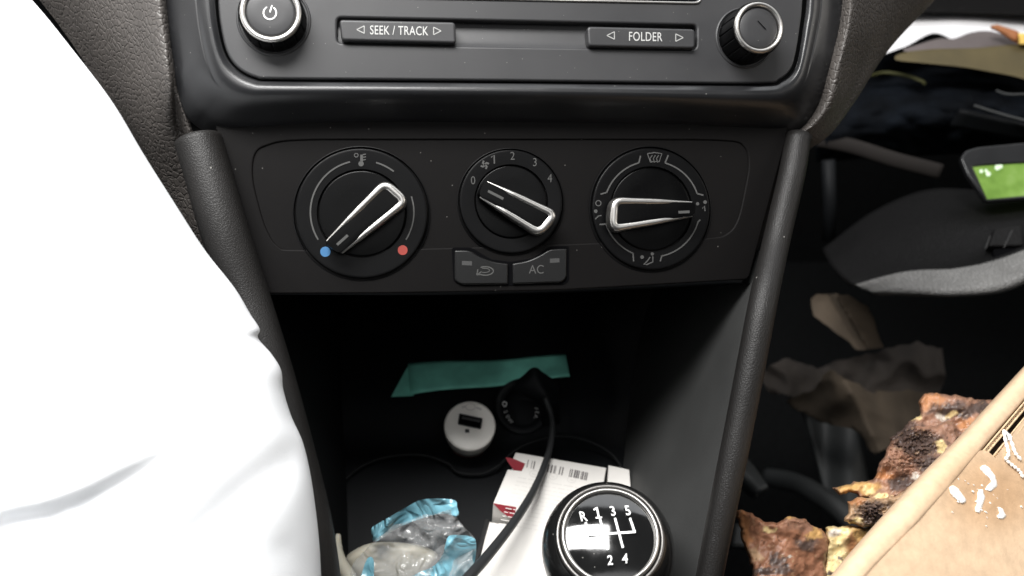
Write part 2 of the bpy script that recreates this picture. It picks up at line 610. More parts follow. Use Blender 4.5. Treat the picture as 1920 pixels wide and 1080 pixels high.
def leaf_reflection():
    m = bpy.data.materials.new('painted_leaf_reflection'); m.use_nodes = True
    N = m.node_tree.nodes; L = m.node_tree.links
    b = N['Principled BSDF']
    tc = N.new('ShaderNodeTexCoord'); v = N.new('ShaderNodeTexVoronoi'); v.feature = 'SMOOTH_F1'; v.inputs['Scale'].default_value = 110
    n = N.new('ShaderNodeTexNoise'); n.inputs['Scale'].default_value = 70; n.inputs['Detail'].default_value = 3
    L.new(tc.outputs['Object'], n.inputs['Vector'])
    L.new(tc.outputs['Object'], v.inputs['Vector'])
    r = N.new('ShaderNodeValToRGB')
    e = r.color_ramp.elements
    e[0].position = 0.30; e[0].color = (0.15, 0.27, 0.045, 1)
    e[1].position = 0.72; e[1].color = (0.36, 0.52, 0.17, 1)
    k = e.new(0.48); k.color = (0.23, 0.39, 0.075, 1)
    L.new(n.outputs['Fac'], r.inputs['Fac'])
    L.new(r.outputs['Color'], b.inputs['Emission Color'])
    b.inputs['Emission Strength'].default_value = 0.8  # glow stands in for leaves reflected in the mirror
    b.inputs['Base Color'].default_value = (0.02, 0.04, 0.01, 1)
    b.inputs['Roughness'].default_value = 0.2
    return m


def film(name, col, alpha, rough=0.12):
    m = bpy.data.materials.new(name); m.use_nodes = True
    N = m.node_tree.nodes; L = m.node_tree.links
    b = N['Principled BSDF']
    b.inputs['Base Color'].default_value = (*col, 1)
    b.inputs['Roughness'].default_value = rough
    b.inputs['Specular IOR Level'].default_value = 0.9
    b.inputs['Coat Weight'].default_value = 0.6
    b.inputs['Alpha'].default_value = alpha
    tc = N.new('ShaderNodeTexCoord'); n = N.new('ShaderNodeTexNoise')
    n.inputs['Scale'].default_value = 55; n.inputs['Detail'].default_value = 1; n.inputs['Distortion'].default_value = 1.0
    L.new(tc.outputs['Object'], n.inputs['Vector'])
    bp = N.new('ShaderNodeBump'); bp.inputs['Strength'].default_value = 1.0; bp.inputs['Distance'].default_value = 0.005
    L.new(n.outputs['Fac'], bp.inputs['Height'])
    v = N.new('ShaderNodeTexVoronoi'); v.feature = 'DISTANCE_TO_EDGE'; v.inputs['Scale'].default_value = 75
    mx = N.new('ShaderNodeVectorMath'); mx.operation = 'MULTIPLY_ADD'
    L.new(n.outputs['Color'], mx.inputs[0]); mx.inputs[1].default_value = (0.03, 0.03, 0.03); L.new(tc.outputs['Object'], mx.inputs[2])
    L.new(mx.outputs['Vector'], v.inputs['Vector'])
    b2 = N.new('ShaderNodeBump'); b2.inputs['Strength'].default_value = 0.8; b2.inputs['Distance'].default_value = 0.005
    L.new(v.outputs['Distance'], b2.inputs['Height']); L.new(bp.outputs['Normal'], b2.inputs['Normal'])
    L.new(b2.outputs['Normal'], b.inputs['Normal'])
    return m


M['leaves'] = leaf_reflection()
M['film'] = film('clear_film', (0.55, 0.56, 0.56), 0.20, 0.10)
M['bluefilm'] = film('blue_film', (0.20, 0.46, 0.56), 0.92, 0.35)

# ------------------------------------------------------------------ frames of the dashboard
RO = C(960, 100, 0.300)
rdir = wv(1, 0.0285, 0.15)
udir = wv(-0.0285, 1, 0.0)
RF = Fr(RO, rdir, udir)
HF = Fr(RO - RF.n * 0.012, rdir, udir)


def dpl(px, py, off=0.0, fr=RF):
    """camera depth of the frame plane at a pixel, offset away from the viewer"""
    p = fr.P(px, py, -off) - CAM
    return p.y * cp - p.z * sp


def s_px(px, py, npx, fr=RF, z=0):
    a = fr.px(px - npx / 2, py, z); b = fr.px(px + npx / 2, py, z)
    return abs(b[0] - a[0])


# ------------------------------------------------------------------ setting: car floor and firewall
def quad(name, P, mt, parent=None, n=2, kind=None, disp=None):
    R = [[(P[0][k] * (1 - t) + P[1][k] * t) for k in range(3)] for t in (0, 1)]
    rows = [[tuple(P[0]), tuple(P[1])], [tuple(P[3]), tuple(P[2])]]
    o = loft(rows, n, n, name, mt, parent, disp)
    if kind: o['kind'] = kind
    return o


fl = mk('floor', [Vector(p) for p in [(-1.2, -0.8, 0.38), (1.4, -0.8, 0.38), (1.4, 1.3, 0.38), (-1.2, 1.3, 0.38)]], [(0, 1, 2, 3)], M['carpet'])
fl['kind'] = 'structure'
fw = mk('wall', [Vector(p) for p in [(-1.2, 0.95, 0.38), (1.4, 0.95, 0.38), (1.4, 0.80, 1.5), (-1.2, 0.80, 1.5)]], [(0, 1, 2, 3)], M['carpet'])
fw['kind'] = 'structure'
sw = mk('wall', [Vector(p) for p in [(0.95, -0.8, 0.38), (0.95, 0.95, 0.38), (0.95, 0.95, 1.05), (0.95, -0.8, 1.05)]], [(0, 1, 2, 3)], M['carpet'])
sw['kind'] = 'structure'

# ------------------------------------------------------------------ dashboard
dash = thing('dashboard', C(960, 560, 0.33), 'dark grey plastic dashboard framing the radio and climate controls, grained on both sides', 'dashboard')


def ring_path(k):
    """U-shaped path round the radio; k 0 inner .. 1 outer"""
    inner = [(398, -140), (404, 0), (411, 60), (424, 104), (446, 131), (478, 148), (520, 152), (760, 154), (1000, 156), (1250, 159), (1430, 160), (1466, 152), (1488, 132), (1498, 100), (1506, 50), (1512, 0), (1516, -140)]
    outer = [(286, -140), (300, 0), (314, 90), (330, 165), (352, 222), (400, 250), (480, 250), (640, 240), (1000, 240), (1250, 243), (1400, 250), (1470, 252), (1515, 238), (1543, 200), (1562, 140), (1585, 50), (1592, 0), (1600, -140)]
    return inner, outer


inn, out = ring_path(0)
IN = cr(inn, 120); OU = cr(out, 120)
# depth offsets (behind the radio plane, metres) through the section; negative = towards the viewer
sec = [(0.0, 0.005), (0.008, 0.0014), (0.02, 0.0004), (0.05, -0.0002), (0.09, -0.0008), (0.13, -0.0011), (0.2, -0.0011), (0.3, -0.0002), (0.45, 0.0022), (0.65, 0.0065), (0.82, 0.0105), (1.0, 0.016)]
rows = []
for (t, off) in cr(sec, 110):
    row = []
    for i in range(120):
        x = IN[i][0] * (1 - t) + OU[i][0] * t
        y = IN[i][1] * (1 - t) + OU[i][1] * t
        s = i / 119
        side = 1 - min(1, max(0, (min(s, 1 - s) - 0.16) / 0.10))  # at the sides the frame stays flatter
        o2 = off if off < 0.0005 else off * (1 - 0.55 * side)
        row.append((x, y, dpl(x, y, o2)))
    rows.append([C(*q) for q in row])
v, f = grid(rows)
mk('radio_surround', v, f, M['surround'], dash)

# left grained trim : from the surround edge curving away to the left, then down beside the climate panel
def dl(x, y, o): return (x, y, dpl(x, y, o))


loft([[dl(-60, -160, 0.07), dl(120, 60, 0.06), dl(240, 260, 0.05), dl(330, 420, 0.045), dl(470, 640, 0.05)],
      [dl(90, -160, 0.035), dl(190, 60, 0.032), dl(262, 240, 0.034), dl(350, 400, 0.038), dl(480, 640, 0.045)],
      [dl(200, -160, 0.012), dl(255, 60, 0.014), dl(290, 220, 0.020), dl(372, 380, 0.034), dl(486, 640, 0.045)],
      [dl(262, -160, 0.001), dl(292, 50, 0.003), dl(316, 170, 0.006), dl(352, 290, 0.026), dl(492, 640, 0.045)],
      [dl(288, -160, 0.000), dl(306, 20, 0.002), dl(322, 120, 0.004), dl(352, 235, 0.014), dl(500, 640, 0.045)],
      [dl(300, -160, 0.009), dl(318, 20, 0.009), dl(332, 120, 0.012), dl(362, 235, 0.022), dl(510, 640, 0.05)]],
     60, 60, 'side_trim', M['grain'], dash)
loft([[dl(1576, -160, 0.010), dl(1570, 20, 0.010), dl(1548, 120, 0.010), dl(1528, 200, 0.014), dl(1490, 246, 0.018), dl(1440, 262, 0.022)],
      [dl(1596, -160, 0.000), dl(1588, 20, 0.000), dl(1566, 120, 0.002), dl(1545, 200, 0.005), dl(1505, 247, 0.010), dl(1450, 264, 0.018)],
      [dl(1612, -160, 0.000), dl(1604, 20, 0.001), dl(1582, 120, 0.003), dl(1562, 200, 0.007), dl(1520, 250, 0.012), dl(1460, 267, 0.018)],
      [dl(1700, -160, 0.028), dl(1650, 20, 0.026), dl(1618, 110, 0.025), dl(1588, 190, 0.024), dl(1542, 256, 0.022), dl(1480, 275, 0.024)],
      [dl(1900, -160, 0.085), dl(1735, 15, 0.075), dl(1660, 100, 0.055), dl(1600, 195, 0.035), dl(1548, 260, 0.035), dl(1490, 285, 0.034)],
      [dl(1880, -160, 0.12), dl(1725, 15, 0.11), dl(1655, 100, 0.075), dl(1595, 195, 0.075), dl(1543, 262, 0.075), dl(1480, 300, 0.075)]],
     50, 50, 'side_trim', M['grain'], dash)
# backing plate between surround and climate panel
v, f = plate(HF, [pl(HF, [(330, 200), (1520, 200), (1500, 300), (1412, 518), (484, 545), (395, 330)])], -0.012, -0.006, 0.0005)
mk('backing_panel', v, f, M['hvac'], dash, False)

# ------------------------------------------------------------------ car radio
radio = thing('car_radio', RF.P(960, 150, 0), 'matt black car radio front with two round knobs and long buttons, above the climate dials', 'car radio')
fo = cr([(405, -140), (408, 0), (415, 60), (427, 102), (448, 129), (480, 145), (520, 148), (760, 150), (1000, 152), (1250, 155), (1430, 156), (1462, 149), (1483, 130), (1493, 100), (1501, 50), (1506, 0), (1510, -140)], 110)
hole = rpoly([(632, 33), (1307, 47), (1306, 92), (1240, 92), (860, 86), (633, 80)], 9)
disp_hole = rpoly([(560, -130), (1313, -130), (1314, 6), (560, -9)], [1, 1, 14, 3])
v, f = plate(RF, [pl(RF, fo), pl(RF, hole), pl(RF, disp_hole)], -0.004, 0.0, 0.0009, 4)
mk('faceplate', v, f, M['face'], radio, True, None, 35)
# sloping floor of the slot between the buttons
rows = []
for t, zz in ((0, -0.0036), (0.4, -0.0033), (0.7, -0.0026), (0.84, -0.0021), (0.92, -0.0016), (1.0, -0.0009)):
    rows.append([RF.P(626 + k * 69, (31 + k * 1.45) * (1 - t) + (84 + k * 1.05) * t, zz) for k in range(11)])
v, f = grid(rows)
mk('slot_floor', v, f, M['face'], radio)
bk = plate(RF, [pl(RF, [(520, -160), (1400, -160), (1400, 120), (520, 120)])], -0.006, -0.0042, 0.0002)
mk('backplate', *bk, M['gap'], radio, False)
gl = plate(RF, [pl(RF, rpoly([(563, -127), (1310, -127), (1311, 2), (563, -12)], 3))], -0.0035, -0.001, 0.0003)
mk('display', *gl, M['glass'], radio, False)
b = MB().add(*tube([RF.P(x, y, 0.0002) for x, y in rpoly([(560, -130), (1313, -130), (1314, 6), (560, -9)], [1, 1, 12, 3]) + [(560, -130)]], 0.00045, 10))
b.obj('display_frame', M['chrome'], radio)


def radio_button(pts, r, label, lx, ly, tri):
    v, f = plate(RF, [pl(RF, rpoly(pts, r), 0.0022)], -0.003, 0.0022, 0.0009, 4)
    o = mk('button', v, f, M['face'], radio, True, None, 50)
    t = MB().add(*text(RF, label, lx, ly, 17.5, 0.0022, xs=0.70, ex=(1, 0.018), space=1.06, bold=0.004))
    for (x, y, s) in tri:
        t.add(*stroke(RF, [(x - 7 * s, y), (x + 6 * s, y - 6.5), (x + 6 * s, y + 6.5)], 1.7, 0.0022, closed=True))
        # mitred corners are short, so lay the three sides separately
        P = [(x - 8 * s, y), (x + 6 * s, y - 7), (x + 6 * s, y + 7)]
        for i in range(3):
            t.add(*stroke(RF, [P[i], P[(i + 1) % 3]], 1.7, 0.0022))
    t.obj('lettering', M['printw'], o)


radio_button([(636, 36), (854, 41), (855, 79), (850, 81), (640, 76)], 8, 'SEEK / TRACK', 748, 57, [(677, 55.5, 1), (819, 58, -1)])
radio_button([(1101, 49), (1304, 54), (1304, 91), (1103, 87)], 8, 'FOLDER', 1210, 68.5, [(1146, 66.5, 1), (1273, 70.5, -1)])


def radio_knob(px, py, rpx, hgt, name, sym):
    a, b_ = RF.px(px, py, hgt)
    r = s_px(px, py, rpx * 2, RF, hgt) / 2
    R = r * 1.06
    k = thing(name, RF.pt(a, b_, 0))
    k.parent = radio
    k.location = GL[k.name] - GL[radio.name]
    v, f = lathe(RF, a, b_, [(R * 1.16, 0.0000), (R * 1.13, 0.0007), (R * 1.08, 0.0006), (R * 1.06, -0.002)], closed_center=False)
    mk('collar', v, f, M['face'], k)
    # knurled barrel
    seg = 144
    vv = []
    prof = [(R * 1.02, -0.002), (R * 1.02, 0.002), (R * 1.0, hgt * 0.8), (R * 0.96, hgt * 0.93)]
    for (rr, z) in prof:
        for i in range(seg):
            th = 2 * math.pi * i / seg
            q = rr * (0.965 if (i % 9) == 0 else 1.0)
            vv.append(RF.pt(a + q * math.cos(th), b_ + q * math.sin(th), z))
    ff = [(j * seg + i, j * seg + (i + 1) % seg, (j + 1) * seg + (i + 1) % seg, (j + 1) * seg + i) for j in range(len(prof) - 1) for i in range(seg)]
    mk('grip', vv, ff, M['dialrim'], k, True, None, 30)
    prof = [(r * 0.99, hgt * 0.84)] + [(r * (0.90 + 0.10 * math.cos(t)), hgt * 0.90 + hgt * 0.10 * math.sin(t) * 1.3) for t in np.linspace(0, math.pi, 12)] + [(r * 0.79, hgt * 0.86)]
    v, f = lathe(RF, a, b_, prof, closed_center=False)
    mk('ring', v, f, M['chrome'], k)
    v, f = lathe(RF, a, b_, [(r * 0.80, hgt * 0.86), (r * 0.78, hgt * 0.93), (r * 0.72, hgt * 0.955), (r * 0.4, hgt * 0.965), (r * 0.05, hgt * 0.97)])
    c = mk('cap', v, f, M['face'], k)
    zt = hgt * 0.975
    if sym:
        t = MB()
        t.add(*stroke(RF, [(px - 1 + 12 * math.sin(math.radians(q)), py + 2 - 12 * math.cos(math.radians(q))) for q in range(35, 341, 9)], 2.4, zt))
        t.add(*stroke(RF, [(px - 1, py + 1), (px + 3, py - 12)], 2.4, zt))
        t.obj('power_symbol', M['white'], k)
    else:
        t = MB().add(*stroke(RF, [(px - 3, py - 12), (px + 12, py + 4)], 1.6, zt))
        t.obj('scratch_mark', M['gap'], k)
    return k


radio_knob(507, 22, 59, 0.0085, 'power_knob', True)
radio_knob(1424, 51, 46, 0.013, 'tuning_knob', False)

# ------------------------------------------------------------------ climate control panel
cl = thing('climate_panel', HF.P(940, 540, 0), 'black climate control panel with three chrome-handled dials below the radio', 'climate control panel')
outer = rpoly([(400, 225), (1480, 225), (1472, 270), (1404, 524), (1040, 545), (720, 550), (486, 551), (418, 290)], [4, 4, 6, 10, 40, 40, 8, 10])
inner = cr([(500, 273), (560, 263), (760, 262), (960, 262), (1200, 262), (1360, 264), (1396, 276), (1404, 310), (1396, 360), (1384, 410), (1366, 436), (1330, 446), (1200, 452), (960, 461), (760, 466), (560, 468), (522, 462), (500, 430), (484, 380), (474, 330), (478, 290)], 130, True)
v, f = plate(HF, [pl(HF, outer), pl(HF, inner)], -0.004, 0.0, 0.0006, 3)
mk('outer_panel', v, f, M['hvac'], cl, True, None, 35)
v, f = plate(HF, [pl(HF, rpoly([(455, 240), (1430, 240), (1400, 500), (490, 500)], 5))], -0.004, -0.0006, 0.0002)
mk('inner_panel', v, f, M['hvac'], cl, False)


def dial(px, py, rpx, inner_px, hand, marks, mark_mat, extra=None):
    a, b_ = HF.px(px, py, 0.001)
    r = s_px(px, py, rpx * 2, HF, 0.001) / 2
    ri = r * inner_px / rpx
    k = thing('dial', HF.pt(a, b_, 0)); k.parent = cl; k.location = GL[k.name] - GL[cl.name]
    prof = [(r * 1.035, -0.0007), (r * 1.033, 0.00015), (r * 1.022, 0.0002), (r * 1.012, -0.0001), (r * 1.008, -0.0007), (r * 0.998, -0.0007), (r * 0.994, 0.0006), (r * 0.985, 0.0010), (r * 0.975, 0.0011), (r * 0.95, 0.0011), (ri * 1.04, 0.0009), (ri * 1.02, 0.00088), (ri * 1.012, 0.0007), (ri * 1.008, -0.0012)]
    mk('bezel', *lathe(HF, a, b_, prof, closed_center=False), M['dialrim'], k, True, None, 40)
    prof = [(ri * 0.995, -0.0012), (ri * 0.988, 0.0001), (ri * 0.975, 0.00035), (ri * 0.95, 0.0004), (ri * 0.6, 0.0002), (ri * 0.2, 0.0001)]
    mk('rotor', *lathe(HF, a, b_, prof), M['dial'], k)
    # handle: corners pA (pointer side), eA, eB, pB in pixels at height h
    h = 0.0085
    pA, eA, eB, pB, mk0, mk1 = hand
    q = [Vector(HF.px(*c, h)) for c in (pA, eA, eB, pB)]
    ax = ((q[1] + q[2]) / 2 - (q[0] + q[3]) / 2).normalized()
    body = rpoly([tuple(q[0] - ax * 0.0012), tuple(q[1]), tuple(q[2]), tuple(q[3] - ax * 0.0012)], [0.002, 0.0026, 0.0026, 0.002])
    # the grip narrows towards its foot: stack of sections
    ctr = sum(q, Vector((0, 0))) / 4
    vs = []
    m = len(body)
    levels = [(-0.0008, 1.0, 0.98), (0.003, 1.0, 0.97), (h - 0.0012, 1.0, 1.0), (h - 0.0004, 0.985, 0.96), (h - 0.0003, 0.8, 0.80), (h - 0.0003, 0.3, 0.3)]
    for z, kk, k2 in levels:
        for p in body:
            w = Vector(p) - ctr
            al = w.dot(ax); pe = w - ax * al
            c2 = ctr + ax * al * kk + pe * k2
            vs.append(HF.pt(c2.x, c2.y, z))
    fs = [(j * m + i, j * m + (i + 1) % m, (j + 1) * m + (i + 1) % m, (j + 1) * m + i) for j in range(len(levels) - 1) for i in range(m)]
    fs.append(tuple((len(levels) - 1) * m + i for i in range(m)))
    hd = mk('handle', vs, fs, M['dial'], k, True, None, 40)
    # chrome band: U-shaped path, fat round the end and thinning to the pointer
    up = rpoly([tuple(q[0]), tuple(q[1]), tuple(q[2]), tuple(q[3])], [0, 0.0030, 0.0030, 0], 10)
    up = [p for p in up]
    # resample evenly
    L = [0]
    for i in range(1, len(up)): L.append(L[-1] + (Vector(up[i]) - Vector(up[i - 1])).length)
    n = 70
    pts = []; rad = []
    for i in range(n):
        t = i / (n - 1) * L[-1]
        j = max(1, next((jj for jj in range(len(L)) if L[jj] >= t), len(L) - 1))
        seg = L[j] - L[j - 1]
        fr_ = (t - L[j - 1]) / seg if seg > 1e-9 else 0
        p = Vector(up[j - 1]).lerp(Vector(up[j]), fr_)
        e = 1 - abs(i / (n - 1) - 0.5) * 2
        rr = 0.00045 + 0.0008 * min(1, e / 0.5) + 0.0006 * max(0, (e - 0.65) / 0.35)
        inw = (ctr - p)
        pts.append((p, rr, e)); rad.append(rr)
    # band section: a tall rounded profile leaning outwards
    ws = []
    ns = 10
    for i, (p, rr, e) in enumerate(pts):
        tn = (pts[min(i + 1, n - 1)][0] - pts[max(i - 1, 0)][0]).normalized()
        nn = Vector((tn.y, -tn.x))
        if nn.dot(p - ctr) < 0: nn = -nn
        hh = 0.0012 + 0.0024 * min(1, e / 0.5)
        top = h + 0.0002 - 0.0016 * max(0, 1 - e / 0.35)
        for s in range(ns):
            th = math.pi * s / (ns - 1)
            # from outer bottom over the top to the inner edge
            ox = rr * (math.cos(th))
            oz = math.sin(th) * rr * 0.9
            if s == 0:
                c2 = p + nn * rr * 1.15; z = top - rr * 0.9 - hh
            else:
                c2 = p + nn * ox; z = top - rr * 0.9 + oz
            ws.append(HF.pt(c2.x, c2.y, z))
    wf = [(i * ns + s, i * ns + s + 1, (i + 1) * ns + s + 1, (i + 1) * ns + s) for i in range(n - 1) for s in range(ns - 1)]
    mk('chrome_band', ws, wf, M['chrome'], k)
    MB().add(*stroke(HF, [mk0, mk1], 5, h - 0.0002)).obj('pointer_mark', M['print'], k)
    marks.obj('markings', mark_mat, k)
    for (nm, mt, mb) in (extra or []):
        mb.obj(nm, mt, k)
    return k


Z = 0.0011
# temperature dial
t = MB()
t.add(*stroke(HF, arc(678, 398, 96, 97, 103, 212), 3.0, Z))
t.add(*stroke(HF, arc(678, 398, 98, 97, 74, 52), 3.0, Z))
t.add(*stroke(HF, arc(678, 398, 98, 97, 18, -32), 2.6, Z))
t.add(*stroke(HF, [(678, 290), (678, 303)], 5, Z)).add(*disc(HF, 677, 307, 5, Z))
for q in (290, 295, 300): t.add(*stroke(HF, [(680, q), (686, q - 1)], 2, Z))
t.add(*stroke(HF, [(668 + 3.6 * math.cos(a), 291 + 3.6 * math.sin(a)) for a in np.linspace(0, 2 * math.pi, 12)], 1.6, Z))
bd = MB().add(*disc(HF, 610, 472, 9.6, Z))
rd = MB().add(*disc(HF, 755, 469, 9.2, Z))
dial(679, 400, 125, 83, ((612, 452), (722, 343), (760, 377), (640, 473), (632, 459), (652, 441)), t, M['print'],
     [('blue_dot', M['blue'], bd), ('red_dot', M['red'], rd)])
# fan dial
t = MB()
t.add(*stroke(HF, [(921, 295), (926.5, 291), (927, 307)], 2.6, Z))
for s, x, y, e in (('0', 887, 338, -0.45), ('2', 961, 292, 0), ('3', 1003, 304, 0.0), ('4', 1031, 334, 0.0)):
    t.add(*text(HF, s, x, y, 16, Z, xs=0.85))
for q in range(4):
    a = math.radians(q * 90 + 25)
    t.add(*stroke(HF, [(909 + 1.5 * math.cos(a), 309 + 1.5 * math.sin(a)), (909 + 5 * math.cos(a + 0.3), 309 + 5 * math.sin(a + 0.3)), (909 + 8 * math.cos(a + 0.9), 309 + 8 * math.sin(a + 0.9))], 3.6, Z))
dial(959, 378, 97, 68, ((914, 340), (1041, 402), (1012, 436), (901, 368), (915, 358), (944, 373)), t, M['print'])
# air direction dial
t = MB()
cx, cy, R_ = 1222, 392, 90
for a0, a1 in ((105.5, 160), (74, 19), (198, 247), (282, 344)):
    t.add(*stroke(HF, arc(cx, cy, R_, R_, a0, a1), 2.6, Z))
for a, bb in (((1198, 305), (1201, 292)), ((1247, 305), (1253, 291)), ((1137, 361), (1126, 364)), ((1307, 363), (1319, 366)), ((1136, 420), (1124, 421)), ((1187, 475), (1188, 490)), ((1241, 479), (1238, 490)), ((1308, 417), (1313, 412))):
    t.add(*stroke(HF, [a, bb], 2.6, Z))
t.add(*stroke(HF, [(1214, 288), (1227, 286), (1241, 288), (1236, 303), (1219, 303), (1214, 288)], 1.8, Z))
for q in (1221, 1227, 1233): t.add(*stroke(HF, [(q + 2, 291), (q - 2, 297), (q, 305)], 1.6, Z))
t.add(*disc(HF, 1204, 482, 3.4, Z)).add(*disc(HF, 1223, 476, 3.0, Z))
t.add(*stroke(HF, [(1224, 480), (1224, 491), (1213, 496), (1207, 496), (1214, 489), (1219, 482)], 2.2, Z))
t.add(*disc(HF, 1322, 379, 3.4, Z)).add(*disc(HF, 1308, 382, 3, Z)).add(*stroke(HF, [(1317, 391), (1321, 386), (1322, 396)], 2, Z))
t.add(*disc(HF, 1117, 396, 3.4, Z)).add(*stroke(HF, [(1122 + 5 * math.cos(a), 381 + 5 * math.sin(a)) for a in np.linspace(0, 6.28, 12)], 1.8, Z)).add(*stroke(HF, [(1116, 411), (1122, 405), (1128, 404)], 2.2, Z))
dial(1222, 392, 111, 76, ((1300, 379), (1154, 376), (1151, 428), (1300, 404), (1272, 398), (1293, 397)), t, M['print'])


def hbutton(pts, r, draw, label=None):
    v, f = plate(HF, [pl(HF, rpoly(pts, r), 0.0012)], -0.003, 0.0012, 0.00065, 3)
    o = mk('button', v, f, M['btn'], cl, True, None, 40)
    if label: o['label'] = label
    return o


# dark pocket behind both buttons
v, f = plate(HF, [pl(HF, rpoly([(847, 464), (884, 464), (920, 486), (957, 491), (1000, 484), (1030, 462), (1067, 461), (1067, 526), (1058, 534), (870, 537), (850, 528)], 6))], -0.002, 0.0002, 0.0001)
mk('button_pocket', v, f, M['gap'], cl, False)
o = hbutton([(852, 469), (882, 469), (900, 481), (926, 491), (953, 494), (953, 533), (864, 534), (852, 526)], [4, 10, 20, 20, 3, 3, 8, 6], None)
t = MB().add(*stroke(HF, [(910 + 15 * math.cos(a), 508 + 8 * math.sin(a)) for a in np.linspace(-2.2, 2.3, 24)], 2.2, 0.0012))
t.add(*stroke(HF, [(908 + 10 * math.cos(a), 507 + 4 * math.sin(a)) for a in np.linspace(-2.0, 2.0, 16)], 1.6, 0.0012))
t.add(*stroke(HF, [(900, 515), (894, 515), (896, 505)], 2.4, 0.0012)).add(*stroke(HF, [(894, 516), (903, 509)], 2.2, 0.0012))
t.obj('symbol', M['print'], o)
MB().add(*stroke(HF, [(866, 493), (885, 494)], 8, 0.0012)).obj('indicator', M['printdim'], o)
o = hbutton([(961, 494), (990, 489), (1014, 478), (1030, 467), (1063, 466), (1063, 521), (1054, 530), (961, 533)], [3, 20, 20, 10, 4, 8, 8, 3], None)
MB().add(*text(HF, 'AC', 1006, 505, 17, 0.0012, xs=0.9)).obj('lettering', M['print'], o)
MB().add(*stroke(HF, [(1031, 489), (1049, 488)], 8, 0.0012)).obj('indicator', M['printdim'], o)

# ------------------------------------------------------------------ centre console with its cubby
con = thing('center_console', C(930, 900, 0.40), 'dark plastic centre console with open storage cubby, side rails and cup holders', 'centre console')


def railpath(pts, n=60):
    return [C(*q) for q in cr(pts, n)]


RR = [dl(1497, 255, 0.012), dl(1484, 330, 0.008), dl(1456, 450, 0.004), (1432, 560, 0.305), (1409, 680, 0.300), (1386, 800, 0.297), (1362, 920, 0.294), (1340, 1030, 0.292), (1318, 1150, 0.290)]
n = 60
rad = [0.0052 + 0.0004 * math.sin(i / n * 3) - 0.0006 * (i / n) for i in range(n)]
mk('side_rail', *tube(railpath(RR), rad, 28), M['rail'], con)
RL = [dl(372, 262, 0.012), dl(392, 330, 0.010), dl(420, 430, 0.008), dl(462, 560, 0.008), (505, 700, 0.290), (545, 850, 0.285), (580, 1000, 0.28), (600, 1150, 0.278)]
mk('side_rail', *tube(railpath(RL), [0.0085] * n, 28), M['rail'], con)
# right inner wall of the cubby
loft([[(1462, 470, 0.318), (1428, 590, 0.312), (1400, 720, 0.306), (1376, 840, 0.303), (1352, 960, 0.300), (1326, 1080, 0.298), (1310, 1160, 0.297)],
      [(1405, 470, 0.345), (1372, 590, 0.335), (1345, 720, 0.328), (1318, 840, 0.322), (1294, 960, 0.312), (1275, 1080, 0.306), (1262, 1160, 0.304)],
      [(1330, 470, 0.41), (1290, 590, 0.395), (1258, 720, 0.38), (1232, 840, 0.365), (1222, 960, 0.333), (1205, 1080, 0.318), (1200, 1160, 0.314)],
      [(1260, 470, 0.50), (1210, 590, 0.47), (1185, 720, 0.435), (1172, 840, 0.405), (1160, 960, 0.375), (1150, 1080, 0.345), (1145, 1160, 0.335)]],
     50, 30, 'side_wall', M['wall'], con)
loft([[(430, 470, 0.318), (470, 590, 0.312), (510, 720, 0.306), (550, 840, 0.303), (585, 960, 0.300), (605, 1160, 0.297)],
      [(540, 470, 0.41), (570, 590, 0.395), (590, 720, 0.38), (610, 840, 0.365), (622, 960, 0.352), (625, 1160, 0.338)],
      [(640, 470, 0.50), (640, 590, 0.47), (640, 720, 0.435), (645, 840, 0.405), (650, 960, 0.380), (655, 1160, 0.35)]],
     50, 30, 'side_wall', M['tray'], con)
# back and tray
loft([[(300, 440, 0.52), (960, 440, 0.52), (1400, 440, 0.52)], [(300, 560, 0.50), (960, 560, 0.50), (1380, 560, 0.50)],
      [(400, 650, 0.468), (960, 650, 0.468), (1340, 650, 0.468)], [(450, 740, 0.436), (960, 740, 0.436), (1300, 740, 0.436)],
      [(500, 830, 0.420), (960, 830, 0.420), (1280, 830, 0.420)], [(500, 880, 0.404), (960, 880, 0.404), (1270, 880, 0.404)],
      [(500, 980, 0.383), (960, 980, 0.383), (1250, 980, 0.383)], [(500, 1180, 0.345), (960, 1180, 0.345), (1250, 1180, 0.345)]],
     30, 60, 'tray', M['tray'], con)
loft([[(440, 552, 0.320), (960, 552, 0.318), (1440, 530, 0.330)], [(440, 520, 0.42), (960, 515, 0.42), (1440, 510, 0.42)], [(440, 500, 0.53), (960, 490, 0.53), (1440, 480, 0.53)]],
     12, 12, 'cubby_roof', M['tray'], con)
# shelf step round the cup holders: raised curved rims
for pts in ([(640, 905, 0.395), (680, 873, 0.402), (730, 856, 0.405), (790, 853, 0.405), (838, 868, 0.402), (860, 886, 0.398), (905, 888, 0.398), (940, 870, 0.400)],
            [(930, 880, 0.399), (965, 845, 0.405), (1010, 825, 0.409), (1060, 818, 0.410), (1110, 830, 0.408), (1150, 855, 0.404), (1172, 890, 0.397)]):
    mk('cup_holder_rim', *tube([C(*q) for q in cr(pts, 50)], 0.0008, 10), M['rimdark'], con)

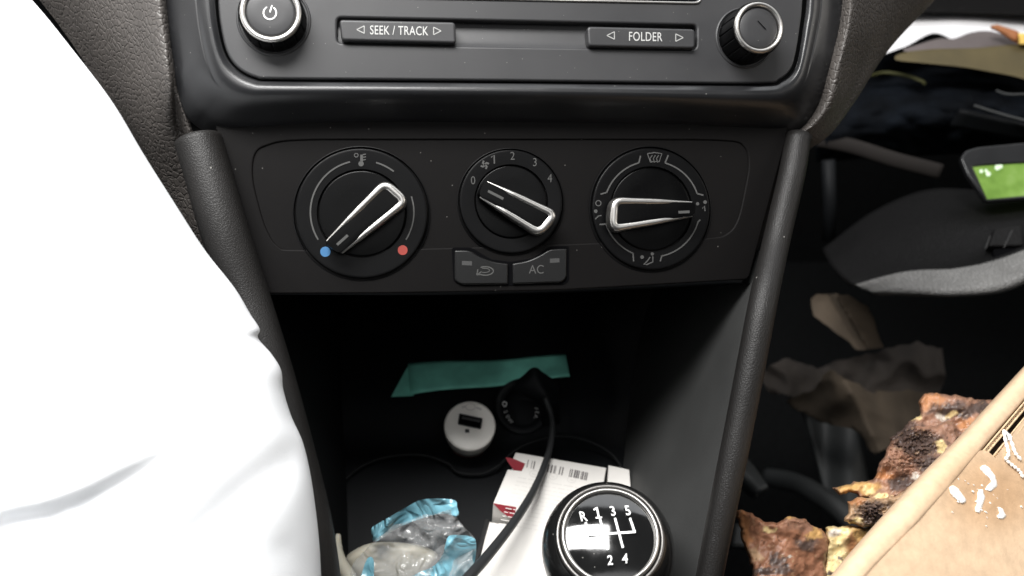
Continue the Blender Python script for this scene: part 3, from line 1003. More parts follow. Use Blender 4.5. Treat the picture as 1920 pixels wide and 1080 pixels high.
# power outlet with its lid mark and the plug standing in it
SF = Fr(C(975, 765, 0.425), wv(1, 0, 0.05), wv(0, 1, 0.30))
a, b_ = SF.px(980, 762)
so = mk('power_outlet', *lathe(SF, a, b_, [(0.0150, -0.001), (0.0148, 0.0015), (0.0143, 0.0019), (0.0135, 0.002), (0.0105, 0.0018), (0.0100, -0.001), (0.0095, -0.006), (0.002, -0.008)]), M['tray'], con)
t = MB()
for s, x, y, an in (('1', 947, 762, -80), ('2', 948, 772, -70), ('0', 952, 781, -60), ('W', 957, 789, -48), ('1', 1006, 766, 80), ('2', 1007, 773, 80), ('V', 1005, 781, 75)):
    th = math.radians(an)
    t.add(*text(SF, s, x, y, 7, 0.0022, ex=(math.cos(th), -math.sin(th)), ey=(-math.sin(th), -math.cos(th)), xs=1.1))
t.add(*stroke(SF, [(946 + 4 * math.cos(q), 757 + 4 * math.sin(q)) for q in np.linspace(0, 6.28, 12)], 1.5, 0.0022))
t.obj('lettering', M['printw'], so)

plug = thing('charging_cable', C(1005, 800, 0.41), 'black round cable running from a dark plug in the outlet, over the cartons', 'cable')
loft([[(968, 718, 0.418), (985, 704, 0.414), (1001, 690, 0.412), (1016, 700, 0.414), (1044, 718, 0.418)],
      [(970, 732, 0.416), (985, 724, 0.411), (1004, 712, 0.409), (1020, 718, 0.411), (1046, 732, 0.416)],
      [(1010, 755, 0.416), (1018, 752, 0.410), (1026, 750, 0.408), (1034, 752, 0.410), (1046, 758, 0.416)],
      [(1018, 795, 0.424), (1024, 795, 0.419), (1030, 796, 0.418), (1038, 795, 0.419), (1046, 792, 0.424)]], 30, 30, 'plug', M['tray'], plug, thick=0.002)
cb = [(1022, 745, 0.405), (1035, 785, 0.400), (1033, 830, 0.392), (1022, 870, 0.380), (1003, 915, 0.363), (980, 955, 0.348), (948, 1000, 0.332), (912, 1045, 0.316), (872, 1090, 0.300), (830, 1140, 0.29)]
mk('cord', *tube([C(*q) for q in cr(cb, 90)], [0.00135 + 0.0009 * (i / 89) for i in range(90)], 16), M['cable'], plug)

# ------------------------------------------------------------------ usb charger
CF = Fr(C(880, 802, 0.396), wv(1, -0.10, 0.02), wv(0.10, 1, 0.55))
ch = thing('usb_charger', CF.pt(0, 0, -0.02), 'round white single-port USB car charger pushed into the left socket', 'charger')
r = s_px(880, 797, 98, CF) / 2
a, b_ = CF.px(881, 797)
z0 = 0
mk('head', *lathe(CF, a, b_, [(r * 0.94, -0.0098), (r * 0.97, -0.0092), (r * 0.985, -0.0020), (r * 1.0, -0.0012), (r * 0.96, -0.0003), (r * 0.90, 0.0), (r * 0.5, -0.0002), (r * 0.1, -0.0003)]), M['charger'], ch)
mk('collar', *lathe(CF, a, b_, [(r * 0.86, -0.017), (r * 0.91, -0.015), (r * 0.935, -0.0095)], closed_center=False), M['chargergrey'], ch)
mk('barrel', *lathe(CF, a, b_, [(r * 0.76, -0.027), (r * 0.80, -0.020), (r * 0.86, -0.0165)], closed_center=False), M['redreflect'], ch)  # red reflection at the charger's base painted as barrel colour
port = [(862, 776), (904, 785), (901, 804), (859, 795)]
pt_ = mk('usb_port', *plate(CF, [pl(CF, port)], -0.0002, 0.0002, 0.0001), M['gap'], ch, False)
fr_ = MB()
for i in range(4): fr_.add(*stroke(CF, [port[i], port[(i + 1) % 4]], 2.2, 0.0001, 0.0005))
fr_.obj('port_frame', M['printdim'], pt_)
MB().add(*stroke(CF, [(866, 783), (900, 790)], 4.5, 0.0001, 0.0003)).obj('port_tongue', M['printdim'], pt_)
MB().add(*stroke(CF, [(872, 808), (880, 808)], 7, 0.0)).obj('status_light', M['printdim'], ch)
t = MB().add(*stroke(CF, [(882 + 9 * math.cos(q), 763 + 6 * math.sin(q)) for q in np.linspace(0, 6.28, 16)], 1.6, -0.0001))
t.add(*stroke(CF, [(893, 764), (903, 768)], 4, -0.0001)).add(*stroke(CF, [(866, 764), (873, 762)], 4, -0.0001))
t.obj('emblem', M['inkpale'], ch)

# ------------------------------------------------------------------ teal card
tc_ = thing('folded_card', C(910, 740, 0.42), 'teal folded strip of card lying across the back of the cubby', 'card')
v = [C(765, 683, 0.452), C(1060, 667, 0.455), C(1068, 708, 0.440), C(770, 740, 0.432)]
g = []
for j in range(9):
    g.append([(v[0].lerp(v[1], i / 12)).lerp(v[3].lerp(v[2], i / 12), j / 8) + Vector((0, 0, 0.0008 * math.sin(i * 0.7))) for i in range(13)])
o = mk('front_flap', *grid(g), M['teal'], tc_)
mo = o.modifiers.new('thickness', 'SOLIDIFY'); mo.thickness = 0.0006
o = mk('side_flap', *grid([[C(766, 684, 0.4530), C(734, 743, 0.4230)], [C(772, 690, 0.4550), C(776, 741, 0.4330)]]), M['teal'], tc_, False)
mo = o.modifiers.new('thickness', 'SOLIDIFY'); mo.thickness = 0.0006


# ------------------------------------------------------------------ cartons
def carton(name, TL, TR, BR, BL, thick, label, cat='carton', grp=None, shape=None):
    """face corners as (px,py,d); the body goes away from the viewer"""
    P = [C(*q) for q in (TL, TR, BR, BL)]
    F_ = fr3(P[3], P[2], P[0])
    th = thing(name, P[3] - F_.n * thick, label, cat, grp)
    loop = [((p - F_.o).dot(F_.r), (p - F_.o).dot(F_.u)) for p in P]
    if shape: loop = pl(F_, shape)
    v, f = plate(F_, [loop], -thick, 0.0, 0.0003, 1)
    mk('body', v, f, M['carton'], th, False)
    return th, F_


A, AF = carton('carton', (966, 848, 0.390), (1137, 877, 0.386), (1092, 1130, 0.322), (905, 1102, 0.325), 0.016,
               'white printed carton with a barcode and red torn corners, under the cable', 'carton', 'cartons in the cup holder',
               [(967, 848), (1137, 877), (1092, 1130), (895, 1130), (906, 1100), (963, 972), (968, 952), (925, 943), (952, 880), (978, 883), (985, 869), (962, 860)])
t = MB()
random.seed(3)
ex = Vector((1104 - 992, 890 - 866)) ; L0 = ex.length; ex.normalize(); ey = Vector((-ex.y, ex.x))
p0 = Vector((990, 862))
x = 0.0
fp = lambda q: AF.px(q.x, q.y)
while x < L0:
    wd = random.choice((1.2, 1.6, 2.2, 3.0))
    if not (14 < x < 30) and random.random() < 0.9:
        a0 = p0 + ex * (x + wd / 2); b0 = a0 + ey * 15
        t.add(*stroke(AF, [tuple(a0), tuple(b0)], wd, 0.0001, 0.00005))
    x += wd + random.choice((1.0, 1.3, 1.8, 3.0))
t.obj('barcode', M['ink'], A)
t = MB()
random.seed(5)
for k in range(13):
    y0 = 895 + k * 7.2
    xa = 965 - (y0 - 880) * 0.40 + 12
    xb = 1120 - (y0 - 900) * 0.18
    if y0 > 1050: break
    xx = xa
    while xx < xb - 8:
        wl = random.uniform(6, 22)
        t.add(*stroke(AF, [(xx, y0 + (xx - xa) * 0.17), (min(xx + wl, xb), y0 + (min(xx + wl, xb) - xa) * 0.17)], 1.5, 0.0001, 0.00004))
        xx += wl + 3
for cx_, cy_ in ((1037, 893), (1072, 899), (1001, 888)):
    t.add(*stroke(AF, [(cx_ + 8 * math.cos(q), cy_ + 6 * math.sin(q)) for q in np.linspace(0, 6.28, 18)], 1.4, 0.0001, 0.00004))
    t.add(*stroke(AF, [(cx_ - 3, cy_), (cx_ + 3, cy_ + 2)], 2, 0.0001, 0.00004))
t.obj('fine_print', M['inkpale'], A)
# torn red tabs on the left edge
relief([(948, 857), (966, 861), (984, 869), (981, 881), (972, 893), (952, 866)], lambda x, y: 0.3840, 3, 'red_tab', M['cartonred'], A, 0.001, 0)
relief([(924, 943), (969, 951), (965, 975), (957, 972), (938, 958)], lambda x, y: 0.3610, 3, 'red_tab', M['cartonred'], A, 0.001, 0)
Bc, BF = carton('carton', (917, 978, 0.366), (990, 988, 0.362), (960, 1130, 0.328), (882, 1120, 0.330), 0.020,
                'plain white carton at the bottom, black edged, between the blue wrapper and the cable', 'carton', 'cartons in the cup holder')
o = mk('dark_edge', *tube([C(914, 976, 0.366), C(896, 1040, 0.350), C(877, 1120, 0.330)], 0.0011, 8), M['cartonedge'], Bc)
Cc, CFr = carton('carton', (1141, 872, 0.385), (1180, 881, 0.383), (1190, 1010, 0.345), (1135, 1000, 0.347), 0.016,
                 'narrow off-white carton standing behind the gear knob, rightmost of the cartons', 'carton', 'cartons in the cup holder')

# ------------------------------------------------------------------ wrapper and the things in it
wr = thing('plastic_wrapper', C(780, 1070, 0.36), 'crumpled clear and blue plastic wrapper stuffed in the left cup holder', 'wrapper')


def crump(amp, sc=0.02, seed=0.0):
    def f_(x, y):
        return amp * (abs(fbm(x * sc, y * sc, seed, 3)) * 2 - 0.6)
    return f_


c1 = crump(0.006, 0.010, 1.0)
relief(jitter([(700, 1015), (740, 985), (800, 965), (852, 955), (868, 985), (890, 1010), (888, 1060), (870, 1110), (650, 1120), (660, 1060)], 5, 8, 2), lambda x, y: 0.345 - (y - 960) * 0.0001 + c1(x, y), 4, 'clear_film', M['film'], wr, 0.0004, 0)
c2 = crump(0.006, 0.007, 4.0)
relief(cr([(697, 990), (712, 980), (760, 952), (795, 936), (850, 937), (857, 950), (859, 968), (830, 963), (790, 972), (750, 988), (704, 1016), (698, 1004)], 60, True),
       lambda x, y: 0.350 + c2(x, y) - 0.00003 * (x - 700), 4, 'blue_band', M['bluefilm'], wr, 0.0005, 0)
relief(cr([(838, 1010), (850, 1003), (886, 1007), (893, 1025), (888, 1060), (868, 1110), (740, 1120), (770, 1082), (812, 1062), (830, 1040)], 60, True),
       lambda x, y: 0.335 + 1.3 * c2(x, y), 4, 'blue_band', M['bluefilm'], wr, 0.0005, 0)
relief(cr([(690, 1046), (700, 1048), (701, 1075), (697, 1110), (672, 1110), (680, 1070)], 40, True), lambda x, y: 0.331 + c2(x, y), 4, 'blue_band', M['bluefilm'], wr, 0.0005, 0)

o = relief(cr([(648, 1048), (670, 1028), (705, 1017), (760, 1018), (800, 1026), (822, 1045), (800, 1080), (760, 1110), (690, 1115), (660, 1080)], 60, True),
           lambda x, y: 0.356 + 0.00000030 * ((x - 735) ** 2) + 0.0000011 * (y - 1060) ** 2, 4, 'soap_case', M['cream'], None, 0.01, 14)
meta(o, 'oval cream plastic object partly covered by the clear wrapper', 'case')
o = mk('curled_strap', *tube([C(*q) for q in cr([(634, 1003, 0.357), (630, 1030, 0.352), (640, 1058, 0.347), (656, 1085, 0.342), (668, 1130, 0.335)], 40)],
                             [0.0012 + 0.0017 * min(1, i / 8) for i in range(40)], 14), M['cream'])
meta(o, 'curled off-white strap standing up left of the cream case', 'strap')
o = relief(cr([(740, 990), (790, 975), (850, 965), (862, 990), (850, 1035), (790, 1040), (745, 1025)], 50, True), lambda x, y: 0.366 + crump(0.004, 0.03, 7)(x, y), 4, 'dark_pouch',
           mat('pouch_grey', (0.022, 0.022, 0.025), 0.35, cvar=0.6, cscale=90, bump=('noise', 200, 0.5, 0.001)), None, 0.008, 10)
meta(o, 'dark grey crumpled pouch seen through the clear part of the wrapper', 'pouch')

# ------------------------------------------------------------------ gear shifter
kd = 0.280
KC = C(1144, 1002, kd)
view = (CAM - KC).normalized()
kn = (view + wv(0.07, 0.42, 0)).normalized()
kr = wv(1, 0.03, 0)
kr = (kr - kn * kr.dot(kn)).normalized()
KF = Fr(KC, kr, kn.cross(kr))
gs = thing('gear_shifter', KF.pt(0, 0, -0.08), 'round black and silver gear knob with a five-speed shift pattern on top', 'gear shifter')
rk = 84 * kd / FPX
prof = [(rk * 0.45, -0.085), (rk * 0.50, -0.060), (rk * 0.80, -0.047), (rk * 1.22, -0.034), (rk * 1.46, -0.024), (rk * 1.53, -0.0165), (rk * 1.50, -0.0105), (rk * 1.39, -0.0055), (rk * 1.26, -0.0026), (rk * 1.19, -0.0018)]
prof = cr(prof, 40)
mk('grip', *lathe(KF, 0, 0, prof, closed_center=False), M['knobleather'], gs)
prof = [(rk * 1.25, -0.0034), (rk * 1.235, -0.0016), (rk * 1.20, -0.0009), (rk * 1.16, -0.0007), (rk * 1.13, -0.0010), (rk * 1.115, -0.0020)]
mk('outer_ring', *lathe(KF, 0, 0, prof, closed_center=False), M['gunmetal'], gs)
prof = [(rk * 1.11, -0.0024)] + [(rk * (1.05 + 0.050 * math.cos(q)), -0.0009 + 0.0013 * math.sin(q)) for q in np.linspace(0.2, math.pi, 12)] + [(rk * 1.0, -0.0012)]
mk('chrome_ring', *lathe(KF, 0, 0, prof, closed_center=False), M['satin'], gs)
dome = [(rk * 1.01 * q, -0.0010 + 0.0022 * (1 - q * q)) for q in np.linspace(1, 0.03, 14)]
cap = mk('cap', *lathe(KF, 0, 0, dome), M['gloss'], gs)
t = MB()
kz = 0.0012
sx_ = (0.998, 0.0); sy_ = (-0.24, -0.97)
t.add(*stroke(KF, [(1113, 956), (1119, 952)], 3.2, kz, 0.0004)).add(*stroke(KF, [(1119, 951), (1123, 971)], 3.4, kz, 0.0004)).add(*stroke(KF, [(1117, 971), (1129, 970)], 2.8, kz, 0.0004))
for s, x, y in (('R', 1093, 968), ('3', 1149, 958), ('5', 1177, 957), ('2', 1144, 1050), ('4', 1172, 1047)):
    t.add(*text(KF, s, x, y, 19, kz - (0.0003 if y > 1040 or x < 1100 or x > 1170 else 0), ex=(0.998, -0.05), ey=(-0.24 if y < 1000 else -0.05, -0.97), xs=0.85, bold=0.012, h=0.0004))
for p in ([(1098, 979), (1105, 1003)], [(1125, 973), (1140, 1031)], [(1153, 971), (1168, 1027)], [(1181, 971), (1190, 997)], [(1103, 1003), (1192, 997)]):
    t.add(*stroke(KF, p, 4.2, kz - 0.0001, 0.0004))
t.obj('shift_pattern', M['white'], cap)

# ------------------------------------------------------------------ cardboard box
bx = thing('cardboard_box', C(1800, 1100, 0.27), 'open brown corrugated cardboard box with a slot and white glue smears', 'box')


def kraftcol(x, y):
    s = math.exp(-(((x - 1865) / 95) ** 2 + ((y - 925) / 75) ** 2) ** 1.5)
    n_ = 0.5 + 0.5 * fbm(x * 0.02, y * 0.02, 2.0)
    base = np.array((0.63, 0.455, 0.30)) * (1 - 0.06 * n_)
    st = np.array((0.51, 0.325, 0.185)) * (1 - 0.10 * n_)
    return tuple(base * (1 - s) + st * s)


def bd_(x, y):  # depth of the box face
    return 0.262 + (x - 1750) * 0.00010 - (y - 950) * 0.00012


out_ = [(1500, 1150), (1558, 1080), (1632, 994), (1733, 885), (1789, 830), (1859, 754), (1909, 700), (1975, 628)]
cre = [(1560, 1150), (1640, 1060), (1700, 1000), (1741, 955), (1790, 900), (1838, 843), (1920, 748), (1990, 668)]


def lerp_rows(k, off):
    return [(a[0] * (1 - k) + b[0] * k, a[1] * (1 - k) + b[1] * k, bd_(a[0] * (1 - k) + b[0] * k, a[1] * (1 - k) + b[1] * k) + off) for a, b in zip(out_, cre)]


loft([lerp_rows(-0.02, 0.045), lerp_rows(0.0, 0.016), lerp_rows(0.06, 0.0075), lerp_rows(0.25, 0.0028), lerp_rows(0.6, 0.0004), lerp_rows(0.94, 0.0001), lerp_rows(1.04, 0.0012)],
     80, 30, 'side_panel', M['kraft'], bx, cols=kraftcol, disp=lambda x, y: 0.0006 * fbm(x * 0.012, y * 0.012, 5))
top = [(1560, 1150), (1640, 1060), (1700, 1000), (1741, 955), (1790, 900), (1838, 843), (1852, 846), (1866, 858), (1920, 786), (1998, 690), (2010, 1160)]
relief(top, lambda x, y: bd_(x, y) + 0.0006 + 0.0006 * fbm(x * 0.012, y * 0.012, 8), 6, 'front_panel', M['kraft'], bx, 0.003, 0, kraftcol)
relief([(1838, 838), (1990, 660), (2010, 700), (1866, 872)], lambda x, y: bd_(x, y) + 0.014, 10, 'slot_shade_sheet', M['slotshade'], bx, 0.002, 0)  # added dark sheet in place of the shaded void behind the slot


def corrug(pa, pb, off, wpx):
    """wavy fluting between two liner strips, seen end on"""
    a = Vector(pa); b = Vector(pb)
    t_ = (b - a); Ln = t_.length; t_.normalize(); nn = Vector((-t_.y, t_.x))
    if nn.x < 0: nn = -nn
    mb = MB()
    for o_ in (0.0, wpx):
        p = [a + nn * o_, b + nn * o_]
        mb.add(*tube([C(q.x, q.y, bd_(q.x, q.y) + off) for q in p], 0.00032, 6))
    N_ = int(Ln / 2.0)
    pts = []
    for i in range(N_ * 2):
        q = a + t_ * (Ln * i / (N_ * 2 - 1)) + nn * (wpx * (0.5 + 0.45 * math.sin(i * 1.05)))
        pts.append(C(q.x, q.y, bd_(q.x, q.y) + off))
    mb.add(*tube(pts, 0.00022, 5))
    return mb


corrug((1843, 846), (1965, 702), 0.0008, 8).obj('fluted_edge', M['kraftedge'], bx)
corrug((1862, 856), (1985, 704), 0.0016, 8).obj('fluted_edge', M['kraftedge'], bx)


def blob(pts, rad_, h=-0.0012):
    mb = MB()
    P_ = cr(pts, 26)
    return tube([C(x, y, bd_(x, y) + 0.0006) for x, y in P_], [r_ for r_ in rad_(26)], 12, True, (wv(0, 0, 1), 0.25))


def smear(pts, seed):
    o_ = relief(jitter(cr(pts, 24, True), 2.2, 3, seed, 0.14), lambda x, y: bd_(x, y) - 0.0001 + 0.0004 * fbm(x * 0.08, y * 0.08, seed), 1.5, 'glue_smear', M['grease'], bx, 0.0020, 4, None, 0.0006)


smear([(1838, 877), (1848, 873), (1862, 884), (1869, 900), (1868, 914), (1858, 922), (1846, 918), (1853, 910), (1858, 902), (1850, 892), (1840, 885)], 1)
smear([(1781, 915), (1788, 910), (1797, 918), (1808, 930), (1811, 940), (1802, 943), (1792, 934), (1783, 925)], 2)
smear([(1834, 920), (1843, 918), (1846, 935), (1843, 948), (1836, 962), (1828, 955), (1832, 940)], 3)
smear([(1870, 951), (1880, 955), (1886, 966), (1878, 974), (1868, 968), (1874, 962)], 4)
g = MB()
random.seed(11)
for _ in range(30):
    x, y = random.gauss(1832, 30), random.gauss(930, 26)
    rad1 = random.uniform(0.00008, 0.00032)
    g.add(*tube([C(x, y, bd_(x, y) + 0.0003), C(x + 2.0, y + 2, bd_(x, y) + 0.0003)], rad1, 6))
g.obj('glue_speck', M['grease'], bx)['kind'] = 'stuff'
g = MB()
for pts in ([(1882, 806), (1886, 830), (1891, 850), (1885, 862)], [(1884, 808), (1896, 828), (1903, 848), (1914, 862)], [(1884, 812), (1894, 818), (1893, 826)], [(1888, 864), (1900, 874), (1912, 884), (1918, 895)]):
    P_ = cr(pts, 20)
    g.add(*tube([C(x, y, bd_(x, y) - 0.0004) for x, y in P_], [0.0004 + 0.0003 * math.sin(i) ** 2 for i in range(20)], 7))
g.obj('glue_strand', M['grease'], bx)

# ------------------------------------------------------------------ burnt food behind the box
CR = {'crust': (0.27, 0.125, 0.072), 'rust': (0.42, 0.19, 0.085), 'char': (0.075, 0.050, 0.042), 'crumb': (0.72, 0.56, 0.28), 'gold': (0.62, 0.37, 0.14),
      'pink': (0.28, 0.15, 0.10), 'tan': (0.42, 0.27, 0.16), 'pale': (0.58, 0.52, 0.45)}


def foodcol(base, patches, seed):
    B_ = np.array(CR[base])

    def f_(x, y):
        c = B_ * 1.0
        qx = x + 9 * fbm(x * 0.05, y * 0.05, seed); qy = y + 9 * fbm(x * 0.05, y * 0.05, seed + 5)
        n1 = fbm(x * 0.035, y * 0.035, seed + 2)
        c = c * (1 + 0.25 * n1)
        for (k, cx, cy, rx, ry) in patches:
            d2 = ((qx - cx) / rx) ** 2 + ((qy - cy) / ry) ** 2
            wgt = 1 / (1 + math.exp(min(60, (d2 - 1) * 5)))
            c = c * (1 - wgt) + np.array(CR[k]) * wgt
        n2 = fbm(x * 0.11, y * 0.11, seed + 7)
        if n2 > 0.5: c = c * 0.6 + np.array(CR['tan']) * 0.4
        if n2 < -0.55: c = c * 0.5
        return tuple(np.clip(c, 0.004, 1))
    return f_


def foodd(d0, seed, amp=0.006, pt_=None):
    def f_(x, y):
        d = d0(x, y) + amp * 0.75 * fbm(x * 0.013, y * 0.013, seed, 3) + amp * 0.14 * fbm(x * 0.07, y * 0.07, seed + 3, 3)
        for (cx, cy, r_, a_) in (pt_ or []):
            q = math.exp(-((x - cx) ** 2 + (y - cy) ** 2) / r_ ** 2)
            d += q * a_ * (0.5 + abs(fbm(x * 0.13, y * 0.13, seed + 1, 4)) * 2.2)
        return d
    return f_


FL = 0.345
o1 = jitter([(1380, 956), (1392, 955), (1412, 964), (1428, 976), (1456, 981), (1480, 967), (1498, 972), (1512, 974), (1520, 985), (1540, 990), (1552, 1006), (1556, 1014), (1550, 1060), (1556, 1130), (1412, 1130), (1410, 1066), (1405, 1050), (1402, 1040), (1390, 1010), (1386, 985)], 3, 4, 3, 0.09)
o = relief(o1, foodd(lambda x, y: 0.315 - (y - 1000) * 0.00008 + 0.0000016 * (x - 1470) ** 2, 1.0, 0.005), 2.0, 'burnt_bread', M['food'], None, 0.012, 7,
           foodcol('crust', [('rust', 1392, 1000, 14, 50), ('crumb', 1443, 992, 9, 8), ('gold', 1478, 972, 18, 6), ('char', 1512, 1020, 22, 14), ('char', 1456, 1050, 16, 12), ('char', 1470, 1068, 20, 9), ('tan', 1417, 1040, 12, 14), ('gold', 1528, 1000, 14, 12), ('pale', 1480, 1046, 6, 5), ('pink', 1500, 985, 30, 12), ('char', 1430, 1072, 25, 6)], 3.0), 0.006)
meta(o, 'jagged reddish brown piece of burnt bread, lowest left of the food scraps', 'bread piece', 'burnt bread scraps beside the box')
o2 = jitter([(1546, 990), (1562, 986), (1572, 990), (1590, 984), (1620, 990), (1660, 975), (1650, 1010), (1600, 1070), (1570, 1130), (1545, 1130), (1545, 1060), (1552, 1015)], 3, 4, 6, 0.09)
o = relief(o2, foodd(lambda x, y: 0.326 - (y - 1000) * 0.00008, 4.0, 0.006), 2.0, 'bread_crumb', M['food'], None, 0.012, 6,
           foodcol('crumb', [('rust', 1600, 1030, 16, 40), ('gold', 1612, 1000, 14, 18), ('char', 1578, 1050, 6, 5), ('char', 1560, 1074, 12, 5), ('pale', 1565, 1000, 10, 8), ('char', 1640, 990, 16, 10)], 6.0), 0.006)
meta(o, 'pale yellow torn bread crumb between the reddish piece and the box', 'bread piece', 'burnt bread scraps beside the box')
o3 = jitter([(1582, 978), (1588, 965), (1592, 958), (1590, 940), (1608, 932), (1650, 935), (1690, 925), (1720, 900), (1660, 985), (1620, 990), (1600, 985)], 4, 4, 9, 0.09)
o = relief(o3, foodd(lambda x, y: 0.322, 7.0, 0.006, [(1638, 962, 26, -0.0022)]), 2.0, 'burnt_bread', M['food'], None, 0.012, 6,
           foodcol('tan', [('char', 1640, 962, 34, 24), ('rust', 1605, 940, 16, 9), ('tan', 1660, 960, 8, 5), ('crumb', 1600, 980, 14, 6)], 9.0), 0.006)
meta(o, 'small tan and black charred bread lump touching the box edge', 'bread piece', 'burnt bread scraps beside the box')
o4 = jitter([(1562, 916), (1585, 910), (1600, 902), (1625, 903), (1640, 895), (1648, 870), (1664, 845), (1668, 830), (1690, 815), (1720, 800), (1790, 790), (1800, 820), (1790, 845), (1740, 890), (1700, 925), (1650, 945), (1612, 932), (1600, 922), (1575, 928)], 4, 4, 12, 0.08)
o = relief(o4, foodd(lambda x, y: 0.335 + (900 - y) * 0.00010, 10.0, 0.007, [(1700, 830, 50, -0.0022)]), 2.0, 'burnt_bread', M['food'], None, 0.014, 7,
           foodcol('pink', [('gold', 1610, 915, 42, 12), ('crumb', 1628, 920, 12, 7), ('crumb', 1655, 932, 20, 6), ('char', 1720, 830, 48, 26), ('char', 1745, 870, 34, 18), ('char', 1690, 905, 24, 20), ('pink', 1675, 870, 26, 24), ('pale', 1717, 893, 9, 7), ('char', 1700, 815, 24, 12), ('rust', 1660, 890, 18, 8), ('crumb', 1766, 838, 8, 9)], 12.0), 0.007)
meta(o, 'large lumpy charred bread piece with a golden tip pointing left', 'bread piece', 'burnt bread scraps beside the box')
o5 = jitter([(1722, 752), (1735, 738), (1765, 738), (1800, 742), (1830, 750), (1880, 748), (1860, 770), (1820, 810), (1790, 850), (1755, 850), (1710, 840), (1672, 838), (1668, 822), (1690, 806), (1705, 790), (1726, 778)], 4, 4, 15, 0.08)
o = relief(o5, foodd(lambda x, y: 0.355 + (800 - y) * 0.00008, 13.0, 0.008, [(1700, 820, 36, -0.002)]), 2.0, 'burnt_bread', M['food'], None, 0.014, 7,
           foodcol('pink', [('rust', 1748, 752, 26, 15), ('char', 1790, 770, 50, 14), ('char', 1700, 815, 40, 26), ('crumb', 1716, 782, 13, 8), ('pale', 1762, 780, 14, 6), ('crumb', 1785, 778, 9, 5), ('rust', 1815, 795, 22, 12), ('char', 1770, 815, 30, 12), ('rust', 1760, 810, 10, 3), ('char', 1845, 765, 20, 10)], 15.0), 0.007)
meta(o, 'highest reddish brown bread crust, knobbly, behind the box edge', 'bread piece', 'burnt bread scraps beside the box')

# ------------------------------------------------------------------ paper bags in the passenger footwell
k3 = crump(0.010, 0.006, 21)
o = relief(jitter([(1470, 751), (1505, 738), (1530, 728), (1540, 706), (1560, 694), (1600, 715), (1640, 738), (1700, 730), (1770, 740), (1780, 800), (1700, 822), (1665, 838), (1640, 848), (1627, 842), (1612, 815), (1585, 798), (1550, 795), (1505, 775)], 5, 6, 4),
           lambda x, y: 0.56 + k3(x, y) + 0.0004 * abs(x - 1618 - (y - 780) * 0.5) + 0.0003 * max(0, 1560 - x), 5, 'paper_bag', M['bag'], None, 0.001, 0)
meta(o, 'crumpled wide brown paper bag lying behind the burnt bread', 'paper bag')
o = relief(jitter([(1521, 560), (1532, 551), (1550, 553), (1590, 552), (1628, 575), (1645, 615), (1656, 653), (1630, 655), (1605, 655), (1585, 636), (1560, 617), (1524, 592)], 3, 6, 8),
           lambda x, y: 0.60 + k3(x, y) * 0.5 + 0.0016 * max(0, min(14, x - 1556 - (y - 560) * 0.62)) - 0.0004 * max(0, x - 1570 - (y - 560) * 0.62), 5, 'paper_scrap', M['bag'], None, 0.001, 0)
meta(o, 'small torn brown paper scrap in the dark above the wide bag', 'paper scrap')

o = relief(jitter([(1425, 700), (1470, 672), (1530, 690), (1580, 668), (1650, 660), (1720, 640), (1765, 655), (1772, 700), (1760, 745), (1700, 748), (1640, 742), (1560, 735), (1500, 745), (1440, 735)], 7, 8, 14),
           lambda x, y: 0.63 + 1.2 * k3(x + 200, y + 90), 5, 'paper_bag', mat('shaded_brown_paper', (0.028, 0.022, 0.018), 0.85, cvar=0.4, cscale=30, bump=('noise', 120, 0.5, 0.002)), None, 0.001, 0)  # darker copy of the brown paper, footwell shade in its colour
meta(o, 'brown crumpled paper with shade in its dark colour, behind the wide bag and below the torn scrap', 'paper bag')
# seat base and floor trims, far right of the console
o = loft([[(1380, 850, 0.52), (1405, 870, 0.52), (1440, 915, 0.50)], [(1384, 890, 0.51), (1402, 905, 0.505), (1420, 925, 0.50)], [(1390, 905, 0.53), (1405, 925, 0.53), (1420, 930, 0.53)]], 16, 12, 'seat_bracket', M['floorgrey'], None, thick=0.004)
meta(o, 'small grey angled metal bracket beside the right console rail', 'bracket')
o = mk('floor_bar', *tube([C(*q) for q in cr([(1440, 895, 0.62), (1490, 905, 0.60), (1530, 925, 0.58), (1580, 960, 0.56), (1630, 1010, 0.55)], 30)], 0.0075, 14, True, (wv(0, 0, 1), 0.5)), M['floorgrey'])
meta(o, 'dim grey curved bar on the footwell floor behind the bread', 'floor bar')
o = loft([[(1440, 720, 0.66), (1500, 760, 0.66), (1530, 860, 0.64), (1550, 950, 0.62)], [(1560, 700, 0.68), (1600, 780, 0.66), (1620, 880, 0.64), (1640, 980, 0.62)]], 20, 14, 'floor_mat', M['floorgrey'], None, disp=lambda x, y: 0.01 * math.sin(x * 0.05), thick=0.004)
meta(o, 'dark grey rubber mat rising behind the curved floor bar', 'floor mat')
o = loft([[(1375, 985, 0.40), (1410, 990, 0.40), (1470, 1010, 0.40)], [(1370, 1025, 0.39), (1410, 1030, 0.39), (1470, 1050, 0.39)]], 10, 6, 'rail_cover', M['floorgrey'], None, thick=0.004)
meta(o, 'short grey plastic cover just below the bracket, left of the bread', 'cover')

